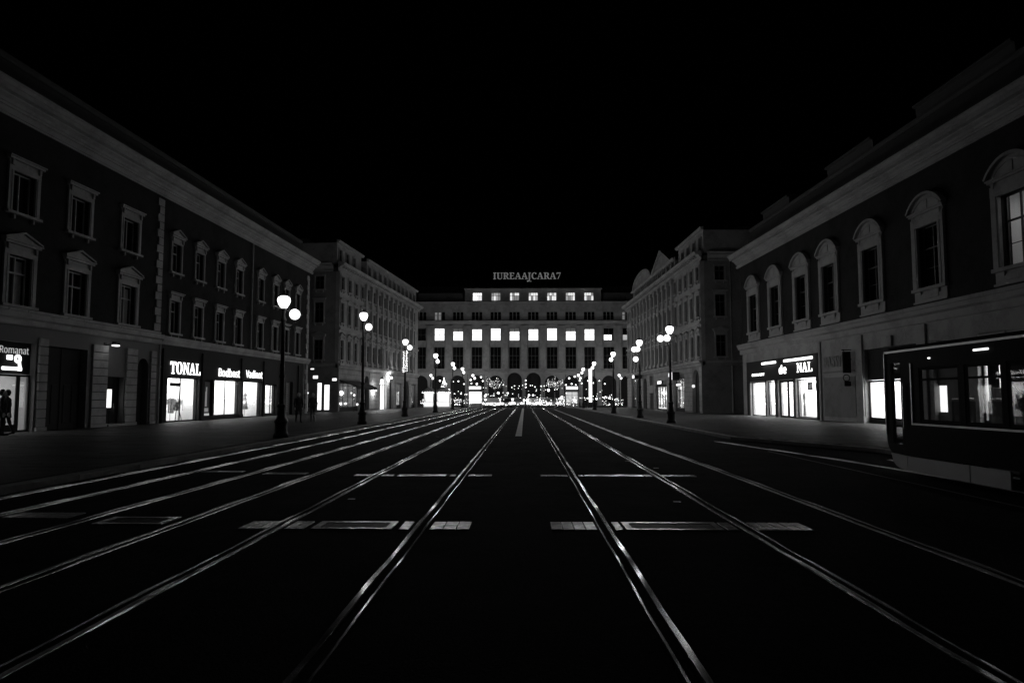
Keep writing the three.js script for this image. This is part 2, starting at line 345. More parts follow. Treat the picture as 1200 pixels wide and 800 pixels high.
const cornicePts = (y0, y1, out) => { const H = y1 - y0; return [[0, y0], [.06, y0], [.07, y0 + H * .06], [.12, y0 + H * .07], [.13, y0 + H * .13], [.05, y0 + H * .14], [.05, y0 + H * .3], [.14, y0 + H * .31], [.16, y0 + H * .38], [.22, y0 + H * .4], [.26, y0 + H * .5], [out * .5, y0 + H * .58], [out * .52, y0 + H * .63], [out * .8, y0 + H * .65], [out * .8, y0 + H * .8], [out * .86, y0 + H * .82], [out * .95, y0 + H * .92], [out, y0 + H * .94], [out, y1], [0, y1 + .06]]; };

// ───────────────────────── shop rooms
// lit room behind an opening; adds room, ceiling panel (> nothing) and its light under the building, all in the facade's own axes
function shopRoom(parent, x0, x1, y0, y1, depth, radiance, walls = M.room) {
  const zb = -.42 - depth, t = .06, zf = -.41;
  mesh('shop_room', [bx(x0 - t, y0 - t, zb, x0, y1 + t, zf), bx(x1, y0 - t, zb, x1 + t, y1 + t, zf), bx(x0 + .001, y0 - t, zb, x1 - .001, y0, zf), bx(x0 + .001, y1, zb, x1 - .001, y1 + t, zf), bx(x0 - t, y0 - t, zb - t, x1 + t, y1 + t, zb - .001)], walls, parent);
  const w = (x1 - x0) * .8, d = depth * .7, cx = (x0 + x1) / 2, cz = zb + depth * .5;
  mesh('ceiling_light', bx(cx - w / 2, y1 - .05, cz - d / 2, cx + w / 2, y1 - .005, cz + d / 2), M.panel, parent);
  panelLight(parent, [cx, y1 - .07, cz], w, d, [-Math.PI / 2, 0, 0], radiance);
}
function glazing(parent, name, x0, x1, y0, y1, z = -.2, opts = {}) { // frame mesh with a glass child
  const b = opts.bar ?? .06, g = [bx(x0, y0, z - .05, x0 + b, y1, z), bx(x1 - b, y0, z - .05, x1, y1, z), bx(x0 + b, y0, z - .05, x1 - b, y0 + (opts.foot ?? b), z), bx(x0 + b, y1 - b, z - .05, x1 - b, y1, z)];
  for (const m of opts.mull ?? []) g.push(bx(m - b * .5, y0 + b, z - .052, m + b * .5, y1 - b, z + .002));
  const f = mesh(name, g, opts.mat ?? M.shopDark, parent);
  mesh('pane', bx(x0 + b + .002, y0 + b, z - .03, x1 - b - .002, y1 - b, z - .022), opts.glass ?? M.glass, f);
  return f;
}
function textSign(name, text, font, size, depth, pos, turn, mat, label, opts = {}) {
  const t = thing(name, label, 'sign', pos, turn); let x = 0;
  if (opts.board) mesh('board', opts.board, opts.boardMat ?? M.shopDark, t);
  const w = opts.width, chars = [...text], geos = chars.map(c => new TextGeometry(c, { font, size, depth, curveSegments: 3, bevelEnabled: false }));
  const adv = chars.map(c => (font.data.glyphs[c] ?? font.data.glyphs['?']).ha * size / font.data.resolution), total = adv.reduce((a, b) => a + b, 0), k = w ? w / total : 1;
  chars.forEach((c, i) => { if (c !== ' ') mesh('letter', geos[i].scale(k, 1, 1), mat, t, [x - (w ?? total) / 2, 0, 0]); x += adv[i] * k; });
  return t;
}
// point of a facade frame in the world: s along, y up, out from the wall
const onF = (F, s, y, out = 0) => { const c = Math.cos(F.turn), n = Math.sin(F.turn); return [F.pos[0] + s * c + out * n, y, F.pos[2] - s * n + out * c]; };
function plainBody(parent, x0, x1, y0, y1, d, gz, mat, zf = -.405) { // the masses behind the street wall: storeys above the shops, and the back of the ground floor
  mesh('rear_wall', [bx(x0 + .01, gz, -d, x1 - .01, y1, zf), bx(x0 + .01, 0, -d, x1 - .01, gz - .004, -4.7)], mat, parent);
}
function mansard(parent, x0, x1, y0, H, back, ledges, mat) {
  const g = [course([[-.25, y0], [-back, y0 + H], [-11, y0 + H + .25], [-11, y0]], x0, x1)];
  const r = mesh('roof', g, mat, parent);
  mesh('roof_ledge', [course([[-back - .05, y0 + H - .1], [-back + .22, y0 + H - .1], [-back + .28, y0 + H + .05], [-back + .28, y0 + H + .16], [-back - .05, y0 + H + .2]], x0, x1), ...ledges.map(([a, b]) => course([[-back + .02, y0 + H + .2], [-back + .06, y0 + H + .2], [-back + .1, y0 + H + .75], [-back + .28, y0 + H + .8], [-back + .28, y0 + H + .92], [-back - 1.5, y0 + H + .95], [-back - 1.5, y0 + H + .2]], a, b))], mat, r);
  const rail = []; for (let x = x0 + .3; x < x1; x += 1.6) rail.push(bar([x, y0 + .02, -.5], [x, y0 + .55, -.5], .02, 4)); rail.push(bar([x0 + .3, y0 + .55, -.5], [x1 - .3, y0 + .55, -.5], .018, 4), bar([x0 + .3, y0 + .32, -.5], [x1 - .3, y0 + .32, -.5], .018, 4));
  mesh('snow_guard', rail, M.iron, r);
  return r;
}
function quoins(parent, x, y0, y1, w0, w1, align, mat) {
  let k = 0; for (let y = y0; y + .42 < y1; y += .46, k++) { const w = k % 2 ? w0 : w1; mesh('quoin', rbx(align > 0 ? x - w : align < 0 ? x : x - w / 2, y, -.05, align > 0 ? x : align < 0 ? x + w : x + w / 2, y + .44, .07, .025), mat, parent); }
}
const inRect = (a, b, c, d) => [a, b, c, d];

// ───────────────────────── west side, first block: two houses under one cornice
const FW = frameAt(-21.95, -24, -20.5, -68);   // s runs away from the camera
const houseA = thing('corner_house', 'dark brick house with wide paired windows above the dim bar', 'building', FW.pos, FW.turn);
{
  const p = houseA, x0 = -6, x1 = 17.85, cols = [2.3, 6.45, 10.25, 14.5];
  const low = makeWindow({ w: 1.35, h: 2.1, jamb: .3, hood: 'tri', over: .34, mullions: 1, transom: .66, stone: M.stone });
  const up = makeWindow({ w: 1.35, h: 1.75, jamb: .28, hood: 'flat', over: .3, mullions: 1, transom: 0, stone: M.stone });
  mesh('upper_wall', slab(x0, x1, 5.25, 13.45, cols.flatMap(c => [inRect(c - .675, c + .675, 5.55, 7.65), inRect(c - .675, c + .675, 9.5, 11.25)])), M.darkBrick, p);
  cols.forEach((c, i) => {
    place(low, p, c, 5.55, i !== 2 ? M.glass : undefined); place(up, p, c, 9.5);
    if (i !== 2) { mesh('curtain', [bx(c - .6, 5.6, -.36, c - .2, 7.5, -.33), bx(c + .2, 5.6, -.36, c + .6, 7.5, -.33)], M.curtain, p); }
  });
  // ground floor
  const holes = [inRect(2.2, 7.75, .02, 4.0), inRect(8.5, 11.35, .02, 3.95), inRect(13.05, 14.5, .02, 2.7), Object.assign(inRect(15.75, 16.85, .02, 3.8), { arch: true })];
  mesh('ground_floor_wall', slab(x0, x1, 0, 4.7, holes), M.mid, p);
  mesh('belt_course', [course([[0, 4.7], [.16, 4.7], [.2, 4.78], [.2, 4.95], [.34, 5.02], [.34, 5.25], [0, 5.3]], x0, x1), bx(x0, 5.3, 0, x1, 5.42, .12)], M.stone, p);
  for (const [a, b] of [[11.66, 12.9], [14.58, 15.58], [7.85, 8.42], [16.95, 17.5]]) for (let y = .3; y < 3.9; y += .4) mesh('stone_course', rbx(a, y, 0, b, y + .37, .11, .025), M.stone, p);
  for (const [a, b] of [[11.6, 12.96], [14.5, 15.64], [7.8, 8.47], [16.9, 17.55]]) mesh('plinth', rbx(a, .1, -.02, b, .29, .15, .02), M.stone, p);
  // dark gateway, door with a lit pane, arch
  mesh('gate', [bx(8.5, .1, -.4, 11.35, 3.95, -.34), bx(9.88, .1, -.34, 9.96, 3.95, -.31), ...[8.7, 9.3, 10.15, 10.75].map(x => rbx(x, .4, -.345, x + .42, 2.2, -.315, .01))], M.shopDark, p);
  const d = mesh('door', [bx(13.05, .1, -.36, 13.13, 2.7, -.28), bx(14.42, .1, -.36, 14.5, 2.7, -.28), bx(13.13, .1, -.35, 14.42, 1.08, -.3), bx(13.13, 2.05, -.35, 14.42, 2.7, -.3), bx(13.13, 1.08, -.35, 13.2, 2.05, -.3), bx(13.98, 1.08, -.35, 14.42, 2.05, -.3), bx(13.76, .1, -.3, 13.8, 1.05, -.285)], M.shopDark, p);
  mesh('lit_window', bx(13.2, 1.09, -.34, 13.98, 2.04, -.325), M.lit, d);
  mesh('handle', bar([14.1, 1.0, -.27], [14.1, 1.3, -.27], .015), M.chrome, d);
  mesh('doorstep', rbx(12.95, .1, -.3, 14.6, .24, .22, .02), M.stone, p);
  mesh('arch_door', ext(archShape(15.75, .1, 16.85, 3.8), .05).translate(0, 0, -.38), M.shopDark, p);
  // bar at the near end
  shopRoom(p, 1.6, 7.9, .05, 3.0, 4, 1.4, M.roomDim);
  mesh('fascia', bx(2.2, 2.62, -.33, 7.75, 4.0, -.26), M.shopDark, p);
  glazing(p, 'bar_window', 2.2, 7.02, .15, 2.6, -.2, { foot: .3, bar: .09, mull: [4.4] });
  glazing(p, 'bar_door', 7.04, 7.73, .12, 2.6, -.2, { bar: .09 });
  mesh('drainpipe', [bar([17.72, .1, .14], [17.72, 4.68, .14], .07, 10), cyl(.1, .1, .1, 10, 17.72, 1.6, .14), cyl(.1, .1, .1, 10, 17.72, 3.4, .14)], M.stone, p);
  quoins(p, 17.84, 5.46, 13.4, .5, .68, 1, M.stone);
  const c = mesh('cornice', course(cornicePts(13.45, 14.65, .85), x0, x1), M.stone, p);
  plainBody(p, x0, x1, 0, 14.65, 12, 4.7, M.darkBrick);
  mansard(p, x0, x1, 14.67, 1.7, 1.0, [], M.roof);
}
const houseB = thing('shop_house', 'long dark house with pedimented windows above the brightly lit fashion shops', 'building', FW.pos, FW.turn);
{
  const p = houseB, x0 = 17.86, x1 = 44.02, cols = [19.4, 22.35, 25.4, 28.4, 32.4, 35.5, 38.1, 40.9];
  const low = makeWindow({ w: 1.0, h: 1.95, jamb: .2, hood: 'flat', over: .3, transom: .68, stone: M.stone });
  const up = makeWindow({ w: 1.0, h: 1.75, jamb: .18, hood: 'tri', over: .3, transom: .68, stone: M.stone });
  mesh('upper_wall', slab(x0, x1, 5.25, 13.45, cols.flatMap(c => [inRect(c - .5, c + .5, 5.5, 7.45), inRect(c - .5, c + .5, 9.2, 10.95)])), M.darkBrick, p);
  cols.forEach(c => { place(low, p, c, 5.5); place(up, p, c, 9.2); });
  const openings = [[18.95, 22.95, .12, 2.85], [23.7, 24.85, .4, 2.8], [25.1, 29.2, .38, 2.85], [29.55, 33.25, .14, 2.85], [33.95, 36.35, .25, 2.7], [38.6, 40.2, .12, 3.0]];
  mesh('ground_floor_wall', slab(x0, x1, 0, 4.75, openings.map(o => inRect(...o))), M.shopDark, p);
  mesh('belt_course', [course([[0, 4.75], [.14, 4.75], [.18, 4.85], [.3, 5.0], [.3, 5.22], [0, 5.27]], x0 + .01, x1)], M.stone, p);
  // bright shops
  shopRoom(p, 18.7, 23.2, .06, 3.2, 2.6, SHOP);
  const f = glazing(p, 'shop_door', 18.95, 22.95, .12, 2.85, -.18, { mull: [20.85], foot: .1 });
  mesh('door_closer', bx(19.75, 2.3, -.3, 20.82, 2.52, -.19), M.shopDark, f);
  mesh('handle', bar([21.1, .8, -.12], [21.1, 1.5, -.12], .02), M.chrome, f);
  glazing(p, 'poster_case', 23.7, 24.85, .4, 2.8, -.16, { bar: .09, glass: M.darkGlass });
  shopRoom(p, 24.95, 29.3, .3, 3.1, 1.8, SHOP);
  glazing(p, 'display_window', 25.1, 29.2, .38, 2.85, -.18, { mull: [27.1] });
  shopRoom(p, 29.45, 33.45, .06, 3.1, 2.0, SHOP);
  glazing(p, 'display_window', 29.55, 33.25, .14, 2.85, -.18, {});
  shopRoom(p, 33.8, 36.6, .2, 3.0, 1.8, SHOP * .8);
  glazing(p, 'display_window', 33.95, 36.35, .25, 2.7, -.18, { mull: [35.5], bar: .1 });
  mesh('roller_shutter', Array.from({ length: 18 }, (_, i) => rbx(38.6, .12 + i * .16, -.3, 40.2, .27 + i * .16, -.24, .02)), M.mid, p);
  for (const x of [18.4, 23.3, 29.38, 33.6, 37.2, 41.6]) mesh('pilaster', [rbx(x - .16, .1, 0, x + .16, 4.5, .1, .02), rbx(x - .2, .1, 0, x + .2, .4, .14, .02)], M.shopDark, p);
  mesh('drainpipe', [bar([30.6, 5.3, .12], [30.6, 13.4, .12], .06, 8)], M.stone, p);
  mesh('drainpipe', [bar([42.6, .1, .14], [42.6, 4.7, .14], .06, 8)], M.stone, p);
  quoins(p, 44.0, 5.3, 13.4, .5, .68, 1, M.stone); quoins(p, 44.0, .12, 4.7, .5, .68, 1, M.stone);
  const c = mesh('cornice', course(cornicePts(13.45, 14.65, .85), x0, x1 + .8), M.stone, p);
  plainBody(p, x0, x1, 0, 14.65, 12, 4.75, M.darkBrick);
  mansard(p, x0, x1, 14.67, 1.7, 1.0, [], M.roof);
}
textSign('shop_sign', 'TONAL', serif, .74, .02, onF(FW, 21.0, 3.05, .05), FW.turn, M.letter, 'large white glowing TONAL letters above a shop door', { width: 3.8 });
textSign('shop_sign', 'Bodbost', regular, .55, .02, onF(FW, 27.2, 3.08, .05), FW.turn, M.letter, 'white glowing Bodbost lettering over the twin display panes', { width: 3.5 });
textSign('shop_sign', 'Vadinot', regular, .55, .02, onF(FW, 31.6, 3.12, .05), FW.turn, M.letter, 'white glowing Vadinot lettering over the window with the hanging dress', { width: 3.1 });
textSign('bar_sign', 'Romanat', regular, .3, .015, onF(FW, 6.75, 3.5, -.25), FW.turn, M.letterDim, 'faint script Romanat lettering high on the bar front', { width: 1.75 });
{ // cup emblem under the bar's name
  const t = thing('bar_emblem', 'glowing emblem of a ring, a block and a long bar on the bar front', 'sign', onF(FW, 6.6, 2.72, -.25), FW.turn);
  mesh('ring', new THREE.TorusGeometry(.14, .05, 8, 16).translate(.35, .56, .03), M.letter, t);
  mesh('stem', [bar([.44, .44, .03], [.52, .06, .03], .06), rbx(.36, .05, 0, .6, .2, .06, .02)], M.letter, t);
  mesh('block', rbx(-.28, .5, 0, .02, .7, .06, .02), M.letter, t);
  mesh('bar', rbx(-.55, .06, 0, .34, .2, .06, .03), M.letter, t);
}
{ // floodlight over the door
  const t = thing('wall_floodlight', 'small floodlight on a bracket above the door with the lit pane', 'lamp', onF(FW, 12.7, 4.3, 0), FW.turn);
  mesh('bracket', [bar([0, 0, 0], [0, .05, .55], .025), rbx(-.1, -.12, 0, .1, .12, .04, .01)], M.iron, t);
  mesh('housing', rbx(-.2, .0, .48, .2, .16, .7, .03), M.iron, t);
  mesh('lamp_glass', rbx(-.18, -.07, .47, .18, -.004, .69, .02), M.lantern, t);
  pointLight(t, [0, -.035, .58], .12, 3);
}
{ // things seen in the shop windows
  const rack = thing('clothes_rack', 'clothes rail hung with garments inside the TONAL shop', 'clothes rack', onF(FW, 22.1, .07, -1.2), FW.turn);
  mesh('stand', [bar([-.5, 0, 0], [-.5, 1.6, 0], .02), bar([.5, 0, 0], [.5, 1.6, 0], .02), bar([-.5, 1.6, 0], [.5, 1.6, 0], .02), bar([-.5, .02, -.25], [-.5, .02, .25], .02), bar([.5, .02, -.25], [.5, .02, .25], .02)], M.chrome, rack);
  for (let i = 0; i < 6; i++) mesh('garment', [rbx(-.42 + i * .16, .55 + rr(0, .2), -.2, -.36 + i * .16, 1.52, .2, .03), rbx(-.42 + i * .16, 1.1, -.3, -.36 + i * .16, 1.45, .3, .03)], [M.mid, M.paper, M.room][i % 3], rack);
  const board = thing('notice_stand', 'slanted dark display board leaning behind the TONAL door', 'display stand', onF(FW, 21.6, .07, -.6), FW.turn);
  mesh('leg', bar([.4, 0, 0], [-.1, 1.2, -.1], .03), M.mid, board); mesh('leg', bar([.1, 0, -.3], [-.1, 1.2, -.1], .03), M.mid, board); mesh('board', rbx(-.32, .95, -.12, .05, 1.25, -.08, .02), M.mid, board);
  const plant = thing('potted_plant', 'small leafy pot plant on the floor inside the TONAL shop', 'plant', onF(FW, 19.7, .07, -.8), FW.turn);
  mesh('pot', lathe([[.001, 0], [.16, 0], [.2, .32], [.17, .32], [.001, .3]], 12), M.paper, plant);
  const lg = []; for (let i = 0; i < 26; i++) lg.push(new THREE.PlaneGeometry(.06, .26).translate(0, .13, 0).rotateX(rr(.2, 1.3)).rotateY(rr(0, 6.28)).translate(rr(-.06, .06), .32 + rr(0, .25), rr(-.06, .06)));
  mesh('leaves', lg, M.leaf, plant);
  const man = thing('mannequin', 'headless mannequin wearing a long pale dress in the Vadinot window', 'mannequin', onF(FW, 32.2, .08, -.9), FW.turn);
  mesh('stand', [cyl(.2, .2, .02, 16, 0, .01, 0), bar([0, 0, 0], [0, 1.0, 0], .02)], M.chrome, man);
  mesh('dress', lathe([[.02, .55], [.3, .55], [.24, .9], [.15, 1.2], [.19, 1.45], [.2, 1.55], [.08, 1.65], [.06, 1.72], [.001, 1.73]], 16).scale(1, 1.15, .75), M.roomDim, man);
  const man2 = copy(man, onF(FW, 31.6, .08, -1.15), FW.turn + .4, 'second mannequin in a pale dress standing deeper in the Vadinot window');
  const st = thing('shoe_stand', 'low dark stepped stand on the floor of the Vadinot window', 'display stand', onF(FW, 30.6, .08, -.7), FW.turn);
  mesh('step', [rbx(-.35, .0, -.15, .35, .2, .15, .02), rbx(-.2, .2, -.1, .3, .38, .12, .02), rbx(-.3, .38, -.05, .1, .5, .1, .02)], M.mid, st);
  const po = thing('poster', 'grey printed poster of figures in the narrow case beside the TONAL door', 'poster', onF(FW, 24.27, .52, -.15), FW.turn);
  mesh('sheet', bx(-.44, 0, 0, .44, 2.15, .006), M.mid, po);
  mesh('figure', [rbx(-.2, .5, .005, .05, 1.5, .012, .02), rbx(-.12, 1.5, .005, .06, 1.8, .012, .03), rbx(-.3, .15, .005, .3, .4, .012, .02)], M.litFaint, po);
  mesh('caption', bx(-.4, -.1, .004, .4, .05, .012), M.litDim, po);
}

// ───────────────────────── east side, first block
const FE = frameAt(19.1, -63.8, 21.0, -14);   // s runs towards the camera
const houseC = thing('mansion', 'broad dark house with arched window heads behind the waiting tram', 'building', FE.pos, FE.turn);
{
  const p = houseC, x0 = 0, x1 = 56, cols = [3.1, 7.85, 12.7, 17.0, 22.3, 27.85, 33.9, 40, 46];
  const win = makeWindow({ w: 1.75, h: 3.1, jamb: .46, proud: .14, hood: 'seg', over: .75, mullions: 1, transom: .64, bars: 1, sill: .16, apron: .5, set: .22, stone: M.stone, sash: M.sashDark });
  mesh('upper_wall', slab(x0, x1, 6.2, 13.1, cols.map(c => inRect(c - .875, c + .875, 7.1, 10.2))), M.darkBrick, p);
  cols.forEach((c, i) => {
    const w = place(win, p, c, 7.1, i === 6 ? M.glass : undefined);
    if (i === 6) { // the lit room
      mesh('lit_room', [bx(c - 1.6, 6.8, -2.6, c + 1.6, 10.6, -2.5), bx(c - 1.65, 6.8, -2.5, c - 1.6, 10.6, -.41), bx(c + 1.6, 6.8, -2.5, c + 1.65, 10.6, -.41), bx(c - 1.6, 10.6, -2.5, c + 1.6, 10.66, -.41), bx(c - 1.6, 6.75, -2.5, c + 1.6, 6.8, -.41)], M.room, p);
      mesh('ceiling_light', rbx(c - .4, 10.35, -1.8, c + .4, 10.5, -1.0, .04), M.litHalf, p); panelLight(p, [c, 10.33, -1.4], .8, .8, [-Math.PI / 2, 0, 0], 4.0);
    }
  });
  const ops = [[1.75, 5.35, .12, 2.9], [5.45, 7.4, .2, 2.95], [7.8, 10.85, .12, 2.9], [11.1, 14.65, .22, 3.0], [21.0, 26.4, .12, 4.4], [27.7, 30.2, .12, 3.6], [31.0, 37.5, .3, 4.3], [40, 46, .12, 4.2]];
  mesh('ground_floor_wall', slab(x0, x1, 0, 5.35, ops.map(o => inRect(...o))), M.stucco, p);
  const b = mesh('belt_course', [course([[0, 5.35], [.12, 5.35], [.14, 5.42], [.14, 5.7], [.3, 5.8], [.34, 6.0], [.4, 6.02], [.4, 6.2], [0, 6.25]], x0 - .3, x1)], M.stone, p);
  // shop front at the far end
  mesh('shop_front', [bx(1.2, 2.98, .004, 15.0, 4.6, .1), bx(1.2, .1, .004, 1.7, 2.98, .1), bx(14.7, .1, .004, 15.0, 2.98, .1), bx(7.42, .1, .004, 7.78, 2.98, .1), bx(10.87, .1, .004, 11.08, 2.98, .1), bx(11.08, .1, .004, 14.7, .2, .1), bx(5.36, .1, .004, 5.44, 2.98, .1)], M.shopDark, p);
  for (const [a, c, y0, m, dp] of [[1.75, 5.35, .12, [], 1], [5.45, 7.4, .2, [], 1], [7.8, 10.85, .12, [9.25, 9.42], 1], [11.1, 14.65, .22, [], 1]])
    glazing(p, 'display_window', a, c, y0, 2.9, -.16, { mull: m, bar: m.length ? .14 : .07 });
  shopRoom(p, 1.6, 7.5, .08, 3.2, 2.6, SHOP * 2); shopRoom(p, 7.6, 10.95, .08, 3.2, 3.2, SHOP * 2); shopRoom(p, 11.02, 14.8, .08, 3.2, 2.4, SHOP * 2);
  for (const [a, c] of [[5.0, 7.9], [9.5, 14.4]]) {
    const t = mesh('tube_light', rbx(a, 4.24, .12, c, 4.42, .22, .04), M.letter, p); panelLight(p, [(a + c) / 2, 4.2, .3], c - a, .1, [-1.2, 0, 0], 2.2);
  }
  // blank bay, piers and openings towards the tram
  mesh('pier', [rbx(20.2, .1, 0, 20.95, 5.3, .12, .03), rbx(20.1, .1, 0, 21.0, .5, .16, .03)], M.stone, p);
  mesh('pier', [rbx(26.5, .1, 0, 27.3, 5.3, .12, .03), rbx(26.4, .1, 0, 27.4, .5, .16, .03)], M.stone, p);
  mesh('pier', [rbx(15.1, .1, 0, 15.4, 5.3, .1, .03)], M.stone, p);
  mesh('bay_panel', [rbx(15.7, .4, 0, 19.9, 2.9, .03, .01), rbx(15.7, 3.2, 0, 19.9, 3.3, .06, .02)], M.stuccoDim, p);
  mesh('shop_front', [bx(21.0, 2.62, -.3, 26.4, 4.4, -.2), bx(24.5, .1, -.3, 26.4, 2.62, -.2), bx(21.0, .1, -.3, 24.5, .36, -.2)], M.shopDark, p);
  shopRoom(p, 20.9, 24.7, .1, 2.9, 2.6, SHOP * 2); glazing(p, 'display_window', 21.02, 24.48, .36, 2.6, -.2, { mull: [22.75], bar: .12 });
  mesh('shop_front', [bx(28.4, .1, -.3, 30.2, 3.6, -.2), bx(27.7, 2.2, -.3, 28.4, 3.6, -.2), bx(27.7, .1, -.3, 28.4, .9, -.2)], M.mid, p);
  mesh('lit_window', bx(27.72, .91, -.28, 28.38, 2.19, -.26), M.lit, p);
  shopRoom(p, 30.9, 37.6, .1, 4.1, 1.6, SHOP); glazing(p, 'display_window', 31.0, 37.5, .3, 4.3, -.2, { mull: [34.6, 36], bar: .1, foot: .3 });
  mesh('shutter', Array.from({ length: 20 }, (_, i) => rbx(40, .12 + i * .2, -.3, 46, .31 + i * .2, -.24, .02)), M.mid, p);
  for (const x of [23.7, 35]) mesh('keystone', rbx(x - .5, 4.42, 0, x + .5, 5.0, .14, .03), M.stone, p);
  const c = mesh('cornice', course(cornicePts(13.1, 14.2, .9), x0 - .85, x1), M.stone, p);
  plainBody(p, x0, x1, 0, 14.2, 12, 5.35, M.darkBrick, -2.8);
  mansard(p, x0, x1, 14.22, 2.1, 1.1, [[3, 8.5], [15, 21], [25.5, 33], [38, 46]], M.roof);
}
textSign('shop_sign', 'de', bold, .62, .02, onF(FE, 9.1, 3.4, .11), FE.turn, M.letter, 'small glowing de letters over the double shop door', { width: 1.5 });
textSign('shop_sign', 'NAL', serif, .66, .02, onF(FE, 12.95, 3.4, .11), FE.turn, M.letter, 'glowing NAL capitals over the widest display window', { width: 2.6 });
textSign('shop_sign', 'BERVIST', bold, .2, .015, onF(FE, 3.95, 3.38, .11), FE.turn, M.letter, 'tiny glowing BERVIST lettering at the end of the shop fascia', { width: 2.9 });
textSign('wall_lettering', 'RASW', serif, .72, .05, onF(FE, 17.0, 3.55, .005), FE.turn, M.stone, 'unlit raised stone RASW letters on the blank bay', { width: 2.5 });
{
  const t = thing('hanging_sign', 'dark projecting sign hung from a bracket beside the stone letters', 'sign', onF(FE, 19.5, 2.2, 0), FE.turn);
  mesh('bracket', [bar([0, 2.3, 0], [0, 2.3, .6], .03), bar([0, 1.7, 0], [0, 2.28, .5], .02)], M.iron, t);
  mesh('board', [rbx(-.06, .9, .06, .06, 2.2, .56, .03)], M.shopDark, t);
  mesh('scroll', [new THREE.TorusGeometry(.2, .03, 6, 14).rotateY(Math.PI / 2).translate(0, .6, .35), rbx(-.05, .1, .1, .05, .4, .5, .03)], M.iron, t);
}
for (const [s, y, w, h, l] of [[12.2, 2.15, .8, .55, 'small grey picture hung high in the widest display window, beside the shop door'], [13.6, 2.12, 1.0, .5, 'larger grey picture hung high in the widest display window, away from the door']]) {
  const t = thing('hung_picture', l, 'picture', onF(FE, s, y, -.6), FE.turn);
  mesh('board', rbx(-w / 2, 0, 0, w / 2, h, .03, .01), M.mid, t); mesh('wire', [bar([-w / 3, h, .015], [-w / 3, h + .35, .015], .006), bar([w / 3, h, .015], [w / 3, h + .35, .015], .006)], M.iron, t);
  mesh('print', [rbx(-w * .3, h * .2, .028, w * .1, h * .7, .036, .005), rbx(w * .15, h * .3, .028, w * .35, h * .85, .036, .005)], M.paper, t);
}
for (const [s, h, l] of [[14.3, 2.0, 'tall dark garment hung at the edge of the widest display window'], [11.4, 1.7, 'tall pale curtain beside the door end of the widest display window']]) {
  const t = thing('hanging_garment', l, 'garment', onF(FE, s, .3, -.5), FE.turn);
  mesh('cloth', lathe([[.02, 0], [.18, 0], [.14, h * .5], [.2, h * .85], [.05, h], [.001, h]], 12).scale(1, 1, .5), s > 14 ? M.mid : M.roomDim, t); mesh('hanger', bar([0, h, 0], [0, h + .3, 0], .01), M.chrome, t);
}
for (const [s, y, w, h, m, l] of [[32.75, 1.75, .9, .3, M.mid, 'wide dark notice on the display window behind the tram'], [32.9, .8, .9, .75, M.mid, 'square dark poster low in the display window behind the tram']]) {
  const t = thing('window_poster', l, 'poster', onF(FE, s, y, -.5), FE.turn); mesh('sheet', rbx(-w / 2, 0, 0, w / 2, h, .02, .008), m, t); mesh('print', rbx(-w * .35, h * .2, .018, w * .3, h * .6, .026, .003), M.paper, t); mesh('stand', [bar([0, -y + .1, -.05], [0, 0, -.05], .015), bar([0, 0, -.05], [0, h, -.01], .012)], M.iron, t);
}

